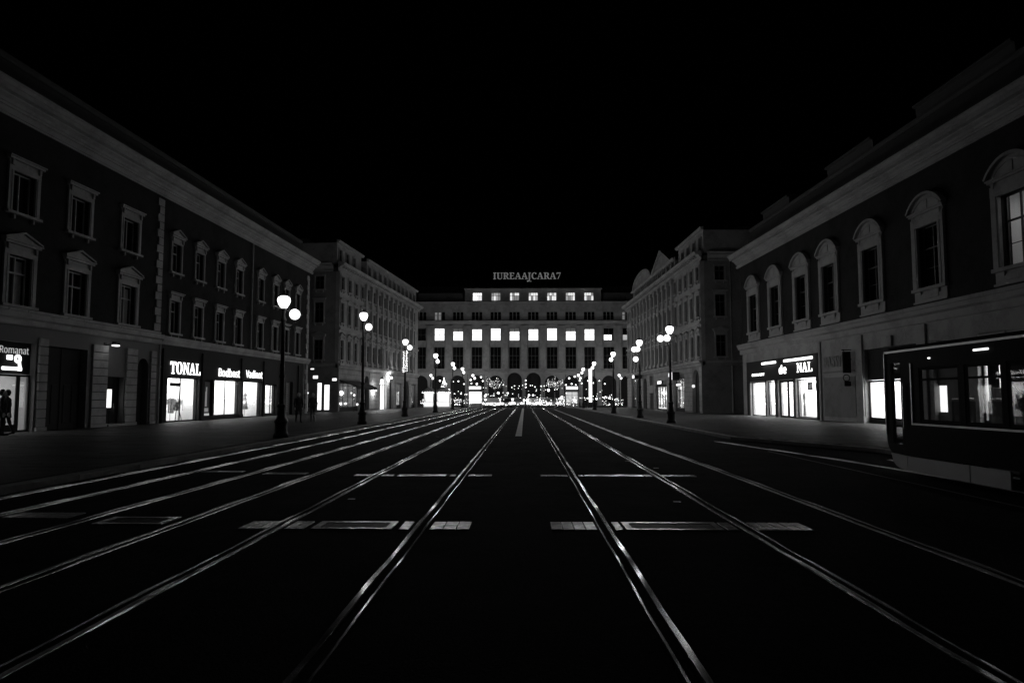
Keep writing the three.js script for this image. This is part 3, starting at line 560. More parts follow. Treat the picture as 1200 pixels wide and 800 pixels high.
// ───────────────────────── second blocks: stone palaces with giant pilasters
function palace(name, label, F, o) {
  const p = thing(name, label, 'building', F.pos, F.turn), L = F.len, dir = o.near === 'end';
  const X = s => dir ? L - s : s;                    // s counted from the corner towards the camera
  const span = (a, b) => dir ? [L - b, L - a] : [a, b];
  const cols = []; for (let i = 0; i < o.n; i++) cols.push(.75 + i * o.step);
  const w1 = makeWindow({ w: .95, h: 2.1, jamb: .16, hood: 'tri', over: .25, stone: M.stone, sash: M.sashDark, set: .04 });
  const w2 = makeWindow({ w: .95, h: 2.15, jamb: .14, hood: 'flat', over: .1, stone: M.stone, sash: M.sashDark, set: .04 });
  const w3 = makeWindow({ w: .95, h: 1.4, jamb: .14, hood: 'none', stone: M.stone, sash: M.sashDark, set: .04 });
  const w4 = makeWindow({ w: .85, h: 1.3, jamb: .12, hood: 'none', transom: .6, stone: M.stone, sash: M.sashDark, set: .04 });
  const holes = cols.flatMap(c => { const x = X(c); return [inRect(x - .475, x + .475, 5.6, 7.7), inRect(x - .475, x + .475, 9.5, 11.65), inRect(x - .475, x + .475, 13.05, 14.45)]; });
  mesh('upper_wall', slab(0, L, 5.1, 14.95, holes), M.stucco, p);
  cols.forEach((c, i) => { place(w1, p, X(c), 5.6, o.litFirst?.includes(i) ? M.lit : undefined); place(w2, p, X(c), 9.5); place(w3, p, X(c), 13.05); });
  const gops = o.ground.map(g => Object.assign(inRect(...span(g[0], g[1]), g[2], g[3]), { arch: !!g[4] }));
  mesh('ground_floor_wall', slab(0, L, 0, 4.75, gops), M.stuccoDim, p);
  mesh('belt_course', course([[0, 4.75], [.12, 4.75], [.16, 4.9], [.3, 4.98], [.3, 5.2], [0, 5.25]], -.3, L + .3), M.stone, p);
  mesh('belt_course', course([[0, 8.75], [.1, 8.75], [.16, 8.85], [.16, 9.0], [0, 9.05]], 0, L), M.stone, p);
  for (let k = 0; k + 1 < cols.length; k++) {
    const m = X((cols[k] + cols[k + 1]) / 2), giant = k >= o.giant[0] && k < o.giant[1];
    if (giant) mesh('pilaster', [rbx(m - .28, 5.27, 0, m + .28, 14.3, .26, .03), rbx(m - .36, 5.27, 0, m + .36, 5.8, .34, .03), rbx(m - .36, 14.3, 0, m + .36, 14.9, .34, .05)], M.stone, p);
  }
  for (let y = .3; y < 4.6; y += .48) { // rusticated courses, kept clear of the openings
    let xs = [[0, L]]; for (const g of gops) if (y < g[3] && y + .44 > g[2]) xs = xs.flatMap(([a, b]) => g[1] <= a || g[0] >= b ? [[a, b]] : [[a, g[0] - .06], [g[1] + .06, b]].filter(q => q[1] - q[0] > .25));
    for (const [a, b] of xs) mesh('stone_course', rbx(a + .02, y, -.02, b - .02, y + .43, .045, .02), M.stone, p);
  }
  const ct = mesh('cornice', course(cornicePts(14.95, 15.75, .75), -.7, L + .7), M.stone, p);
  for (let x = 0; x < L; x += .8) mesh('dentil', bx(x, 15.28, .2, x + .3, 15.42, .5), M.stone, ct);
  // attic storey in sections, pediments
  for (const [a, b, y1] of o.attic) {
    const [u, v] = span(a, b), ac = []; for (let c = a + .95; c < b - .6; c += o.step) ac.push(X(c));
    mesh('attic_wall', [slab(u, v, 15.8, y1, ac.map(x => inRect(x - .425, x + .425, 16.1, 17.4))).translate(0, 0, -.35), bx(u, 15.8, -11, v, y1, -.76)], M.stucco, p);
    ac.forEach(x => { const w = place(w4, p, x, 16.1); w.position.z = -.35; });
    mesh('attic_cornice', course([[-.35, y1], [-.1, y1], [0, y1 + .12], [0, y1 + .25], [-.35, y1 + .3]], u - .2, v + .2), M.stone, p);
  }
  for (const [a, b, h, round] of o.pediments) {
    const [u, v] = span(a, b), c = (u + v) / 2, w = (v - u) / 2;
    const s = round ? (() => { const q = new THREE.Shape(); q.absellipse(c, 17.5, w, h, 0, Math.PI, false); return q; })() : poly([[u, 17.5], [v, 17.5], [c, 17.5 + h]]);
    const q = round ? (() => { const q = new THREE.Shape(); q.absellipse(c, 17.52, w + .25, h + .3, 0, Math.PI, false); q.absellipse(c, 17.52, w - .1, h - .1, Math.PI, 0, true); return q; })() : poly([[u - .3, 17.52], [u + .4, 17.52], [c, 17.4 + h], [v - .4, 17.52], [v + .3, 17.52], [c, 17.85 + h]]);
    const m = mesh('pediment', ext(s, 5).translate(0, 0, -5.4), M.stucco, p); mesh('moulding', ext(q, .5).translate(0, 0, -.6), M.stone, m);
  }
  mesh('roof', course([[-.9, o.roofY], [-4, o.roofY + 1.4], [-11, o.roofY + 1.6], [-11, 15.6], [-.9, 15.6]], .4, L - .4), M.roof, p);
  // the flank that looks towards the camera
  const D = 14, at = dir ? { pos: [L, 0], turn: Math.PI / 2 } : { pos: [0, -D], turn: -Math.PI / 2 };
  const sc = dir ? o.flank : o.flank.map(c => D - c);
  const fl = new THREE.Matrix4().makeRotationY(at.turn).setPosition(at.pos[0], 0, at.pos[1]);
  const fh = sc.flatMap(x => [inRect(x - .475, x + .475, 5.6, 7.7), inRect(x - .475, x + .475, 9.5, 11.65), inRect(x - .475, x + .475, 13.05, 14.45)]);
  const sops = o.flankGround.map(g => dir ? inRect(...g) : inRect(D - g[1], D - g[0], g[2], g[3]));
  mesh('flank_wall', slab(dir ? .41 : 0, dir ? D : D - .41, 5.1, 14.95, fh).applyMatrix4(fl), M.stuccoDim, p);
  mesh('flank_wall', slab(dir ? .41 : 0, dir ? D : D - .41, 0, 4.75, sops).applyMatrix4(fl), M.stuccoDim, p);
  mesh('flank_belt', [course([[0, 4.75], [.12, 4.75], [.3, 4.98], [.3, 5.2], [0, 5.25]], dir ? .31 : 0, dir ? D : D - .31), course(cornicePts(14.95, 15.75, .75), dir ? .76 : 0, dir ? D : D - .76)].map(g => g.applyMatrix4(fl)), M.stone, p);
  sc.forEach(x => { place(w1, p, x, 5.6, undefined, at); place(w2, p, x, 9.5, undefined, at); place(w3, p, x, 13.05, undefined, at); });
  const A = dir ? [.8, D, 15.8, 17.9] : [0, D - .8, 15.8, 17.9];
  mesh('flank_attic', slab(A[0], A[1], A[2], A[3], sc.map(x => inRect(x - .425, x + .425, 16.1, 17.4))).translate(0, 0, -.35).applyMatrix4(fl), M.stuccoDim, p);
  mesh('rear_wall', bx(.42, 5.1, -D, L - .42, 15.6, -.42), M.mid, p);
  mesh('rear_wall', bx(.42, 0, -D, L - .42, 5.0, -4.6), M.mid, p);
  return { p, X, span, at, D, dir };
}
const FW2 = frameAt(-19.5, -75.5, -16.6, -112);
const PW = palace('palace', 'pale stone corner palace with dark awning and a glowing tall doorway', FW2, {
  n: 15, step: 2.35, giant: [3, 14], litFirst: [], roofY: 17.2,
  ground: [[.5, 7.2, .12, 3.2], [9.2, 11, .12, 4.2, 1], [15.6, 18.9, .12, 4.5, 1], [20.2, 22.4, .12, 4.2, 1], [24, 27, .12, 3.6], [28.5, 31, .12, 4.0, 1], [32.5, 35.5, .12, 3.6]],
  attic: [[-.1, 8.3, 18.0], [10.6, 36.5, 18.0]], pediments: [], flank: [2.2, 5.2, 8.2, 11.2], flankGround: [[.9, 1.55, .3, 3.0], [1.75, 2.3, .3, 3.2], [3.2, 6.5, .12, 3.2]],
});
{ // its shops and doors
  const { p } = PW;
  shopRoom(p, .3, 7.4, .08, 3.4, 2.4, .25, M.roomDim); glazing(p, 'cafe_window', .5, 7.2, .12, 3.2, -.2, { mull: [2.2, 3.9, 5.6], foot: .5 });
  const door = mesh('lit_doorway', [bx(16.9, .12, -.38, 16.98, 3.2, -.3), bx(18.0, .12, -.38, 18.08, 3.2, -.3), bx(15.6, 3.2, -.38, 18.9, 3.28, -.3)], M.shopDark, p);
  mesh('lit_window', bx(15.62, .14, -.37, 18.88, 4.0, -.36), M.lit, door);
  panelLight(p, [17.25, 2.2, -.3], 3.1, 3.8, [0, Math.PI, 0], 5);
  for (const [a, b, y] of [[9.2, 11, 4.2], [20.2, 22.4, 4.2], [28.5, 31, 4]]) mesh('arch_door', ext(archShape(a, .1, b, y), .05).translate(0, 0, -.36), M.shopDark, p);
  for (const [a, b] of [[24, 27], [32.5, 35.5]]) { shopRoom(p, a - .1, b + .1, .08, 3.7, 1.6, .5, M.roomDim); glazing(p, 'shop_window', a, b, .12, 3.6, -.2, { mull: [(a + b) / 2], foot: .5 }); }
  const aw = mesh('awning', [(course([[.02, 3.5], [.02, 3.42], [1.9, 2.75], [1.95, 2.5], [1.99, 2.5], [1.97, 2.82]], .2, 7.5))], M.cloth[1], p);
  mesh('stay', [bar([.4, 2.9, .03], [.4, 2.78, 1.9], .02), bar([7.3, 2.9, .03], [7.3, 2.78, 1.9], .02)], M.iron, aw);
  // upper lit window over the doorway: a glowing banner box
  const w = makeWindow({ w: 1.5, h: 2.3, jamb: .16, proud: .1, hood: 'none', mullions: 2, transom: .5, stone: M.stone, pane: M.lit });
  const c = place(w, p, 16.6, 5.32); c.position.z = .36; mesh('back_box', bx(-.9, .0, -.34, .9, 2.4, -.1), M.stone, c);
  // flank: bright shop strips in the side street
  const Rm = new THREE.Group();
  for (const [a, b, y0, y1, m] of [[.9, 1.55, .3, 3.0, M.lit], [1.75, 2.3, .3, 3.2, M.lit], [3.2, 6.5, .12, 3.2, M.litFaint]]) {
    const x = -.3, z0 = -b, z1 = -a; const f = mesh('side_shop_window', [bx(.06, y0, z0, .12, y1, z0 + .05), bx(.06, y0, z1 - .05, .12, y1, z1), bx(.06, y0, z0 + .05, .12, y0 + .05, z1 - .05), bx(.06, y1 - .05, z0 + .05, .12, y1, z1 - .05)], M.shopDark, p);
    mesh('lit_window', bx(.13, y0, z0, .15, y1, z1), m, f);
  }
}
for (const [s, y, w, h, l] of [[.35, 3.5, .5, .3, 'small round-cornered glowing sign by the bright side street shop'], [2.35, 3.75, .55, .34, 'square glowing sign over the side street shop'], [2.7, 4.6, .4, .16, 'tiny bright wall light high in the side street'], [3.2, 2.1, .35, .2, 'small lit plate at head height in the side street']]) {
  const t = thing('lit_sign', l, 'sign', [-19.5 - s, y, -75.5 + .1], 0); mesh('box', rbx(-w / 2, -h / 2, -.2, w / 2, h / 2, .06, .03), M.shopDark, t); mesh('lit_face', rbx(-w / 2 + .02, -h / 2 + .02, .055, w / 2 - .02, h / 2 - .02, .075, .01), M.lit, t);
}
{ const t = thing('wall_sconce', 'bright winged wall light beside the glowing tall doorway', 'lamp', onF(FW2, 12.6, 2.5, .05), FW2.turn);
  mesh('bracket', [bar([0, 0, -.02], [0, .0, .3], .02), rbx(-.08, -.15, -.04, .08, .15, .02, .02)], M.iron, t); mesh('lamp_glass', rbx(-.2, -.1, .25, .2, .1, .42, .05), M.globe, t); pointLight(t, [0, 0, .33], 15, 4); }
{ const t = thing('wall_sconce', 'bright lamp fixed over the glowing tall doorway', 'lamp', onF(FW2, 19.4, 4.2, .05), FW2.turn);
  mesh('bracket', [bar([0, 0, -.02], [0, .0, .4], .02), rbx(-.08, -.15, -.04, .08, .15, .02, .02)], M.iron, t); mesh('lamp_glass', new THREE.SphereGeometry(.16, 10, 8).translate(0, 0, .45), M.globe, t); pointLight(t, [0, 0, .45], 18, 4); }
for (const [s, y, l] of [[2.3, 1.9, 'small glowing table lamp at the café window under the awning'], [3.4, .9, 'low glowing lantern standing under the awning'], [5.6, .85, 'pair of glowing candles on a table under the awning']]) {
  const t = thing('terrace_lamp', l, 'lamp', onF(FW2, s, .125, 1.0), FW2.turn);
  mesh('stand', [cyl(.14, .16, .03, 12, 0, .015, 0), bar([0, .02, 0], [0, y - .2, 0], .02)], M.iron, t); mesh('lamp_globe', new THREE.SphereGeometry(.12, 10, 8).translate(0, y - .14, 0), M.lit, t);
}

const FE2 = frameAt(15.9, -112.5, 17.1, -70.3);
const PE = palace('palace', 'grey stone palace crowned by a pointed and a rounded gable', FE2, {
  near: 'end', n: 18, step: 2.35, giant: [4, 16], roofY: 17.0,
  ground: [[1.0, 3.6, .12, 4.4, 1], [6.8, 11.5, .12, 3.8], [15.3, 21.6, .12, 3.2], [22.6, 25, .12, 4.4], [27, 29.5, .12, 4.2, 1], [32, 34.5, .12, 4.2, 1], [35, 38.8, .12, 4.6]],
  attic: [[-.1, 9.9, 18.0], [11.6, 38.4, 17.25]], pediments: [[13.4, 24.2, 2.0, false], [24.8, 37.6, 1.55, true]], flank: [1.9, 5.2, 8.5], flankGround: [],
});
{
  const { p, span } = PE;
  const S = (a, b) => span(a, b);
  { const [a, b] = S(1.0, 3.6); mesh('arch_door', ext(archShape(a, .1, b, 4.4), .05).translate(0, 0, -.36), M.shopDark, p); }
  for (const [s0, s1] of [[27, 29.5], [32, 34.5]]) { const [a, b] = S(s0, s1); mesh('arch_door', ext(archShape(a, .1, b, 4.2), .05).translate(0, 0, -.36), M.shopDark, p); }
  { const [a, b] = S(6.8, 11.5); shopRoom(p, a - .1, b + .1, .08, 3.9, 1.8, .7, M.roomDim); glazing(p, 'shop_window', a, b, .12, 3.8, -.2, { mull: [a + 1.4, a + 2.9], foot: .4, bar: .12 }); mesh('lit_window', bx(a + 1.1, .5, -.5, a + 2.1, 3.4, -.47), M.litHalf, p); }
  { const [a, b] = S(15.3, 21.6); shopRoom(p, a - .1, b + .1, .08, 3.3, 1.8, SHOP); glazing(p, 'shop_window', a, b, .12, 3.2, -.2, { mull: [a + 1.7, a + 3.2, a + 4.6], foot: .15, bar: .3 }); }
  { const [a, b] = S(22.6, 25); mesh('boarded_window', [bx(a, 2.6, -.3, b, 4.4, -.26), bx(a, .12, -.34, b, 2.6, -.3)], M.mid, p); mesh('sign_panel', rbx(a - .2, 2.2, -.05, b + .2, 3.2, .09, .02), M.stone, p); }
  { const [a, b] = S(35, 38.8); shopRoom(p, a - .1, b + .1, .08, 4.7, 1.2, 1.2, M.roomDim); glazing(p, 'shop_window', a, b, .12, 4.6, -.2, { mull: [a + 1.2, a + 2.4], bar: .14 }); mesh('lit_window', bx(a + 1.3, 1.6, -.5, a + 2.3, 4.4, -.47), M.lit, p); }
  mesh('drainpipe', [bar([FE2.len + .15, .1, -2.9], [FE2.len + .15, 4.7, -2.9], .08, 8), bar([FE2.len + .15, 5.3, -2.9], [FE2.len + .15, 14.9, -2.9], .05, 8)], M.stone, p);
}
for (const [s, y, w, h, out, l] of [[12.3, 4.2, 2.2, .5, .14, 'long glowing fascia sign on the gabled palace'], [9.0, 3.95, .5, .9, .8, 'glowing projecting sign box on the gabled palace'], [8.6, 3.0, 2.2, .28, .14, 'thin glowing strip over the dim shop of the gabled palace'], [18.3, 3.45, 2.2, .42, .16, 'glowing sign above the white triple shop window'], [30.8, 4.5, 1.6, .5, 1.1, 'slanted glowing sign board far along the gabled palace']]) {
  const t = thing('lit_sign', l, 'sign', onF(FE2, FE2.len - s, y, out), FE2.turn); mesh('box', rbx(-w / 2, -h / 2, -out + .05, w / 2, h / 2, .05, .04), M.shopDark, t); mesh('lit_face', rbx(-w / 2 + .04, -h / 2 + .04, .04, w / 2 - .04, h / 2 - .04, .075, .01), M.lit, t);
}
{ const t = thing('wall_sconce', 'faint lamp hung in the dark pointed doorway at the gabled palace corner', 'lamp', onF(FE2, FE2.len - 2.1, 2.7, .05), FE2.turn);
  mesh('bracket', [bar([0, .35, -.1], [0, .35, .25], .02), bar([0, .35, .25], [0, .2, .25], .012)], M.iron, t); mesh('lamp_globe', new THREE.SphereGeometry(.16, 10, 8).translate(0, .05, .25), M.litHalf, t); pointLight(t, [0, .05, .25], .5, 4); }

// ───────────────────────── the building that closes the street
const FN = { pos: [0, 0, -140], turn: 0, len: 48 };
const end = thing('department_building', 'wide pale office building with a row of bright square windows closing the street', 'building', FN.pos, 0);
{
  const p = end, bays = [-20.2, -16.56, -12.95, -9.27, -5.63, -1.98, 1.67, 5.29, 8.92, 12.54, 16.24, 19.9], X0 = -34, X1 = 34;
  const sq = makeWindow({ w: 1.95, h: 2.4, jamb: .12, proud: .06, hood: 'none', mullions: 1, transom: .5, sill: .1, stone: M.stone, sash: M.sashDark });
  const tall = makeWindow({ w: 2.05, h: 4.2, jamb: .06, proud: .05, hood: 'none', mullions: 2, transom: .6, bars: 2, sill: 0, stone: M.stone, sash: M.sashDark, set: .12 });
  const tri = makeWindow({ w: .6, h: 1.6, jamb: .08, proud: .05, hood: 'none', mullions: 0, transom: .6, sill: .06, stone: M.stone, sash: M.sashDark });
  const h1 = bays.flatMap(c => [inRect(c - .975, c + .975, 12.65, 15.05), inRect(c - 1.025, c + 1.025, 7.2, 11.4)]);
  mesh('main_wall', slab(X0, X1, 6.9, 15.6, h1), M.stucco, p);
  bays.forEach((c, i) => {
    const lit = i >= 1 && i <= 9, sw = place(sq, p, c, 12.65, lit ? M.lit : undefined); if (lit && i % 3 !== 1) mesh('blind', bx(-.94, 2.4 - (.25 + .2 * ((i * 7) % 3)), -.255, .94, 2.39, -.25), M.paper, sw); place(tall, p, c, 7.2);
    if (i === 10 || i === 11) { const w = p.children[p.children.length - 2]; mesh('lit_window', bx(-.9, .1, -.25, i === 10 ? .6 : .1, 1.1, -.24), i === 10 ? M.lit : M.litDim, w); }
  });
  for (let k = 0; k + 1 < bays.length; k++) { const m = (bays[k] + bays[k + 1]) / 2; mesh('pilaster', [rbx(m - .62, 7.1, 0, m + .62, 15.1, .3, .03), rbx(m - .72, 7.05, 0, m + .72, 7.5, .36, .03), rbx(m - .72, 15.1, 0, m + .72, 15.58, .38, .04)], M.stone, p); }
  const arches = bays.map((c, i) => Object.assign(inRect(c - 1.42, c + 1.42, .12, i === 5 || i === 6 ? 6.45 : 5.9), { arch: true }));
  mesh('arcade_wall', slab(X0, X1, 0, 6.55, arches, .7), M.stucco, p);
  mesh('belt_course', course([[0, 6.55], [.2, 6.55], [.25, 6.65], [.4, 6.7], [.4, 6.88], [0, 6.92]], X0, X1), M.stone, p);
  bays.forEach((c, i) => {
    const s = archShape(c - 1.62, .12, c + 1.62, (i === 5 || i === 6 ? 6.45 : 5.9) + .2); s.holes.push(archPath(c - 1.42, .12, c + 1.42, i === 5 || i === 6 ? 6.45 : 5.9)); mesh('archivolt', ext(s, .12), M.stone, p);
    mesh('arch_door', [ext(archShape(c - 1.42, .11, c + 1.42, i === 5 || i === 6 ? 6.44 : 5.89), .05).translate(0, 0, -.68), bx(c - .05, .1, -.63, c + .05, 4.4, -.58), bx(c - 1.4, 4.2, -.63, c + 1.4, 4.35, -.58)], M.shopDark, p);
  });
  for (const c of [-5.63, -1.98, 1.67, 5.29]) mesh('lit_window', [bx(c - 1.35, .3, -.57, c - .08, 1.5, -.55), bx(c + .08, .3, -.57, c + 1.35, 1.5, -.55)], M.lit, p);
  mesh('cornice', [course(cornicePts(15.6, 16.45, .7), X0, X1)], M.stone, p);
  const t3 = bays.flatMap(c => [-.72, 0, .72].map(d => inRect(c + d - .3, c + d + .3, 16.65, 18.25)));
  mesh('third_wall', slab(X0, X1, 16.46, 19.75, t3).translate(0, 0, -.1), M.stucco, p);
  bays.forEach((c, i) => [-.72, 0, .72].forEach((d, k) => { const w = place(tri, p, c + d, 16.65, (i === 1 && k < 2) || (i === 11 && k === 0) ? M.litFaint : undefined); w.position.z = -.1; }));
  mesh('cornice', course(cornicePts(19.75, 20.2, .5), X0, X1), M.stone, p);
  const ab = bays.filter((_, i) => i >= 3 && i <= 9);
  mesh('attic_wall', [slab(-11.7, 14.9, 20.2, 22.7, ab.map(c => inRect(c - .95, c + .95, 20.5, 22.1))).translate(0, 0, -.6), bx(-11.72, 20.2, -12, 14.92, 22.7, -1.05)], M.stucco, p);
  mesh('attic_cornice', course([[-.6, 22.7], [-.35, 22.7], [-.3, 22.9], [-.6, 22.95]], -11.9, 15.1), M.stone, p);
  const levels = [M.lit, M.litHalf, M.litDim, glow(.18), M.litHalf];
  ab.forEach((c, i) => { // small panes, some bright, some dull
    const f = mesh('attic_window', [bx(-.95, 0, -.2, -.88, 1.6, -.1), bx(.88, 0, -.2, .95, 1.6, -.1), bx(-.88, 0, -.2, .88, .07, -.1), bx(-.88, 1.53, -.2, .88, 1.6, -.1), bx(-.88, .95, -.2, .88, 1.03, -.12), ...[-.44, 0, .44].map(x => bx(x - .03, .07, -.2, x + .03, 1.53, -.11))], M.sash, p, [c, 20.5, -.6]);
    for (let u = 0; u < 4; u++) for (let v = 0; v < 2; v++) mesh('lit_window', bx(-.88 + u * .44 + .03, v ? 1.03 : .07, -.19, -.88 + u * .44 + .41, v ? 1.53 : .95, -.18), i === 0 ? levels[rnd() < .7 ? 0 : 1] : levels[1 + ((rnd() * 4) | 0)], f);
  });
  for (const [a, b] of [[-21, -12.2], [15.4, 22]]) mesh('wing_attic', [slab(a, b, 20.2, 22.2, [inRect(a + 2, a + 3.2, 20.6, 21.8), inRect(b - 3.2, b - 2, 20.6, 21.8)]).translate(0, 0, -1.8), bx(a, 20.2, -12, b, 22.2, -2.25)], M.mid, p);
  mesh('rear_wall', bx(X0, 0, -14, X1, 20.15, -.75), M.mid, p);
  mesh('roof', course([[-2.4, 22.2], [-5, 24], [-12, 24], [-12, 20.2], [-2.4, 20.2]], -30, 30), M.roof, p);
}
{
  const t = textSign('roof_sign', 'IUREAAJCARA7', serif, 1.3, .12, [.45, 24.85, -141.2], 0, M.roofLetter, 'row of dim pale letters standing on the roof of the office building', { width: 13.4 });
  const g = []; for (let x = -6.5; x <= 6.6; x += 1.3) g.push(bar([x, -1.95, -.1], [x, 1.3, -.1], .03, 4), bar([x, 0, -.1], [x, -1.6, -1.4], .03, 4)); g.push(bar([-6.6, 0, -.1], [6.6, 0, -.1], .03, 4), bar([-6.6, 1.2, -.1], [6.6, 1.2, -.1], .03, 4));
  mesh('scaffold', g, M.iron, t); mesh('cedilla', [rbx(.0, -.55, 0, .3, -.25, .1, .04), rbx(.45, -.5, 0, .9, -.38, .1, .04)], M.roofLetter, t);
}

// ───────────────────────── street lamps
function streetLamp(x, z, H, arms, label, group, y0 = .12, power = z < -100 ? 8.5 : z < -65 ? 7 : z < -50 ? 4.4 : z < -38 ? 2.0 : z > -12 ? .15 : .4) {
  const t = thing('street_lamp', label, 'street lamp', [x, y0, z], 0, group), h = H - y0;
  mesh('base', lathe([[.001, 0], [.27, 0], [.27, .16], [.23, .2], [.22, .52], [.25, .56], [.25, .64], [.17, .74], [.13, 1.1], [.16, 1.14], [.16, 1.2], [.11, 1.26], [.001, 1.26]], 16), M.castIron, t);
  mesh('post', lathe([[.001, 1.25], [.095, 1.25], [.085, 2.2], [.11, 2.24], [.11, 2.32], [.08, 2.36], [.065, h - .75], [.1, h - .7], [.1, h - .64], [.055, h - .58], [.05, h - .3], [.12, h - .24], [.001, h - .23]], 14), M.castIron, t);
  mesh('lantern_glass', lathe([[.001, -.24], [.11, -.22], [.2, -.08], [.243, .06], [.22, .17], [.13, .23], [.001, .24]], 16).translate(0, h, 0), M.lantern, t);
  const cap = mesh('lantern_cap', lathe([[.13, .235], [.18, .235], [.12, .3], [.03, .33], [.03, .38], [.04, .41], [.001, .45]], 12).translate(0, h, 0), M.castIron, t);
  mesh('rib', Array.from({ length: 6 }, (_, k) => { const a = k * Math.PI / 3, c = Math.cos(a), s = Math.sin(a); return bar([.125 * c, h - .23, .125 * s], [.2 * c, h - .1, .2 * s], .008, 4); }), M.castIron, cap);
  pointLight(t, [0, h, 0], LAMP * power, 7);
  for (const [dx, dy, dz] of arms) {
    const a = mesh('arm', new THREE.TubeGeometry(new THREE.CatmullRomCurve3([new THREE.Vector3(0, h - .85, 0), new THREE.Vector3(dx * .5, h - .95, dz * .5), new THREE.Vector3(dx, h - 1.0 + .2, dz), new THREE.Vector3(dx, h + dy - .16, dz)]), 10, .022, 6), M.castIron, t);
    mesh('lamp_globe', new THREE.SphereGeometry(.2, 14, 10).translate(dx, h + dy, dz), M.globe, a);
    mesh('cap', lathe([[.06, .16], [.05, .2], [.001, .24]], 8).translate(dx, h + dy, dz), M.castIron, a);
    pointLight(t, [dx, h + dy, dz], GLOBE * power, 6);
  }
  return t;
}
streetLamp(-9.05, -26.9, 5.18, [[.42, -.46, 0]], 'tall black street lamp in front of the last bright fashion shop, beside the walkers');
streetLamp(-9.3, -9.8, 5.6, [[.42, -.46, 0]], 'street lamp at the kerb across from the bar and the dark gateway');
streetLamp(11.1, -8.6, 5.6, [[-.42, -.46, 0]], 'street lamp on the pavement behind the waiting tram');
streetLamp(-9.15, -40.8, 6.19, [[.32, -.6, .1]], 'black street lamp at the kerb before the corner awning');
streetLamp(-9.52, -57.5, 6.0, [[.36, -.42, 0]], 'black street lamp wound with a light garland at the kerb');
streetLamp(-9.0, -73, 5.8, [[.2, -.55, 0]], 'black street lamp at the kerb in front of the white market huts');
streetLamp(8.6, -43, 5.6, [[-.55, -.5, 0], [-.22, -.5, .3]], 'black street lamp with two side globes before the white triple shop window');
streetLamp(8.55, -54.1, 5.66, [[-.4, -.46, 0], [-.18, -.46, .3], [-.3, -1.2, .1]], 'black street lamp with three small side globes beside the sunk shop sign');
for (const [x, z] of [[-9.15, -92], [-9.3, -108]]) streetLamp(x, z, 5.85, [[.2, -.5, 0]], 'distant black street lamp along the pale palace with the awning', 'far lamps beside the palace with the awning');
for (const [x, z] of [[8.6, -70.6], [8.6, -90], [8.7, -108]]) streetLamp(x, z, 5.8, [[-.2, -.5, 0]], 'distant black street lamp along the gabled palace', 'far lamps beside the gabled palace');
for (const [x, z] of [[-9.4, -131], [-17, -131], [9.6, -130], [17, -131]]) streetLamp(x, z, 5.6, [[.35, -.5, 0]], 'small far street lamp standing before the closing office building', 'lamps before the office building', .004);
{ // garland on the third west lamp
  const t = thing('light_garland', 'string of tiny lights wound down a street lamp post', 'fairy lights', [-9.52, .12, -57.5]);
  const pts = []; for (let i = 0; i < 90; i++) { const a = i * .9; pts.push(new THREE.SphereGeometry(.03 * rr(.7, 1.2), 5, 4).translate(Math.cos(a) * rr(.12, .2), 5.2 - i * .019, Math.sin(a) * rr(.12, .2))); }
  tag(mesh('garland_lights', pts, M.fairy, t), null, null, null, 'stuff');
}

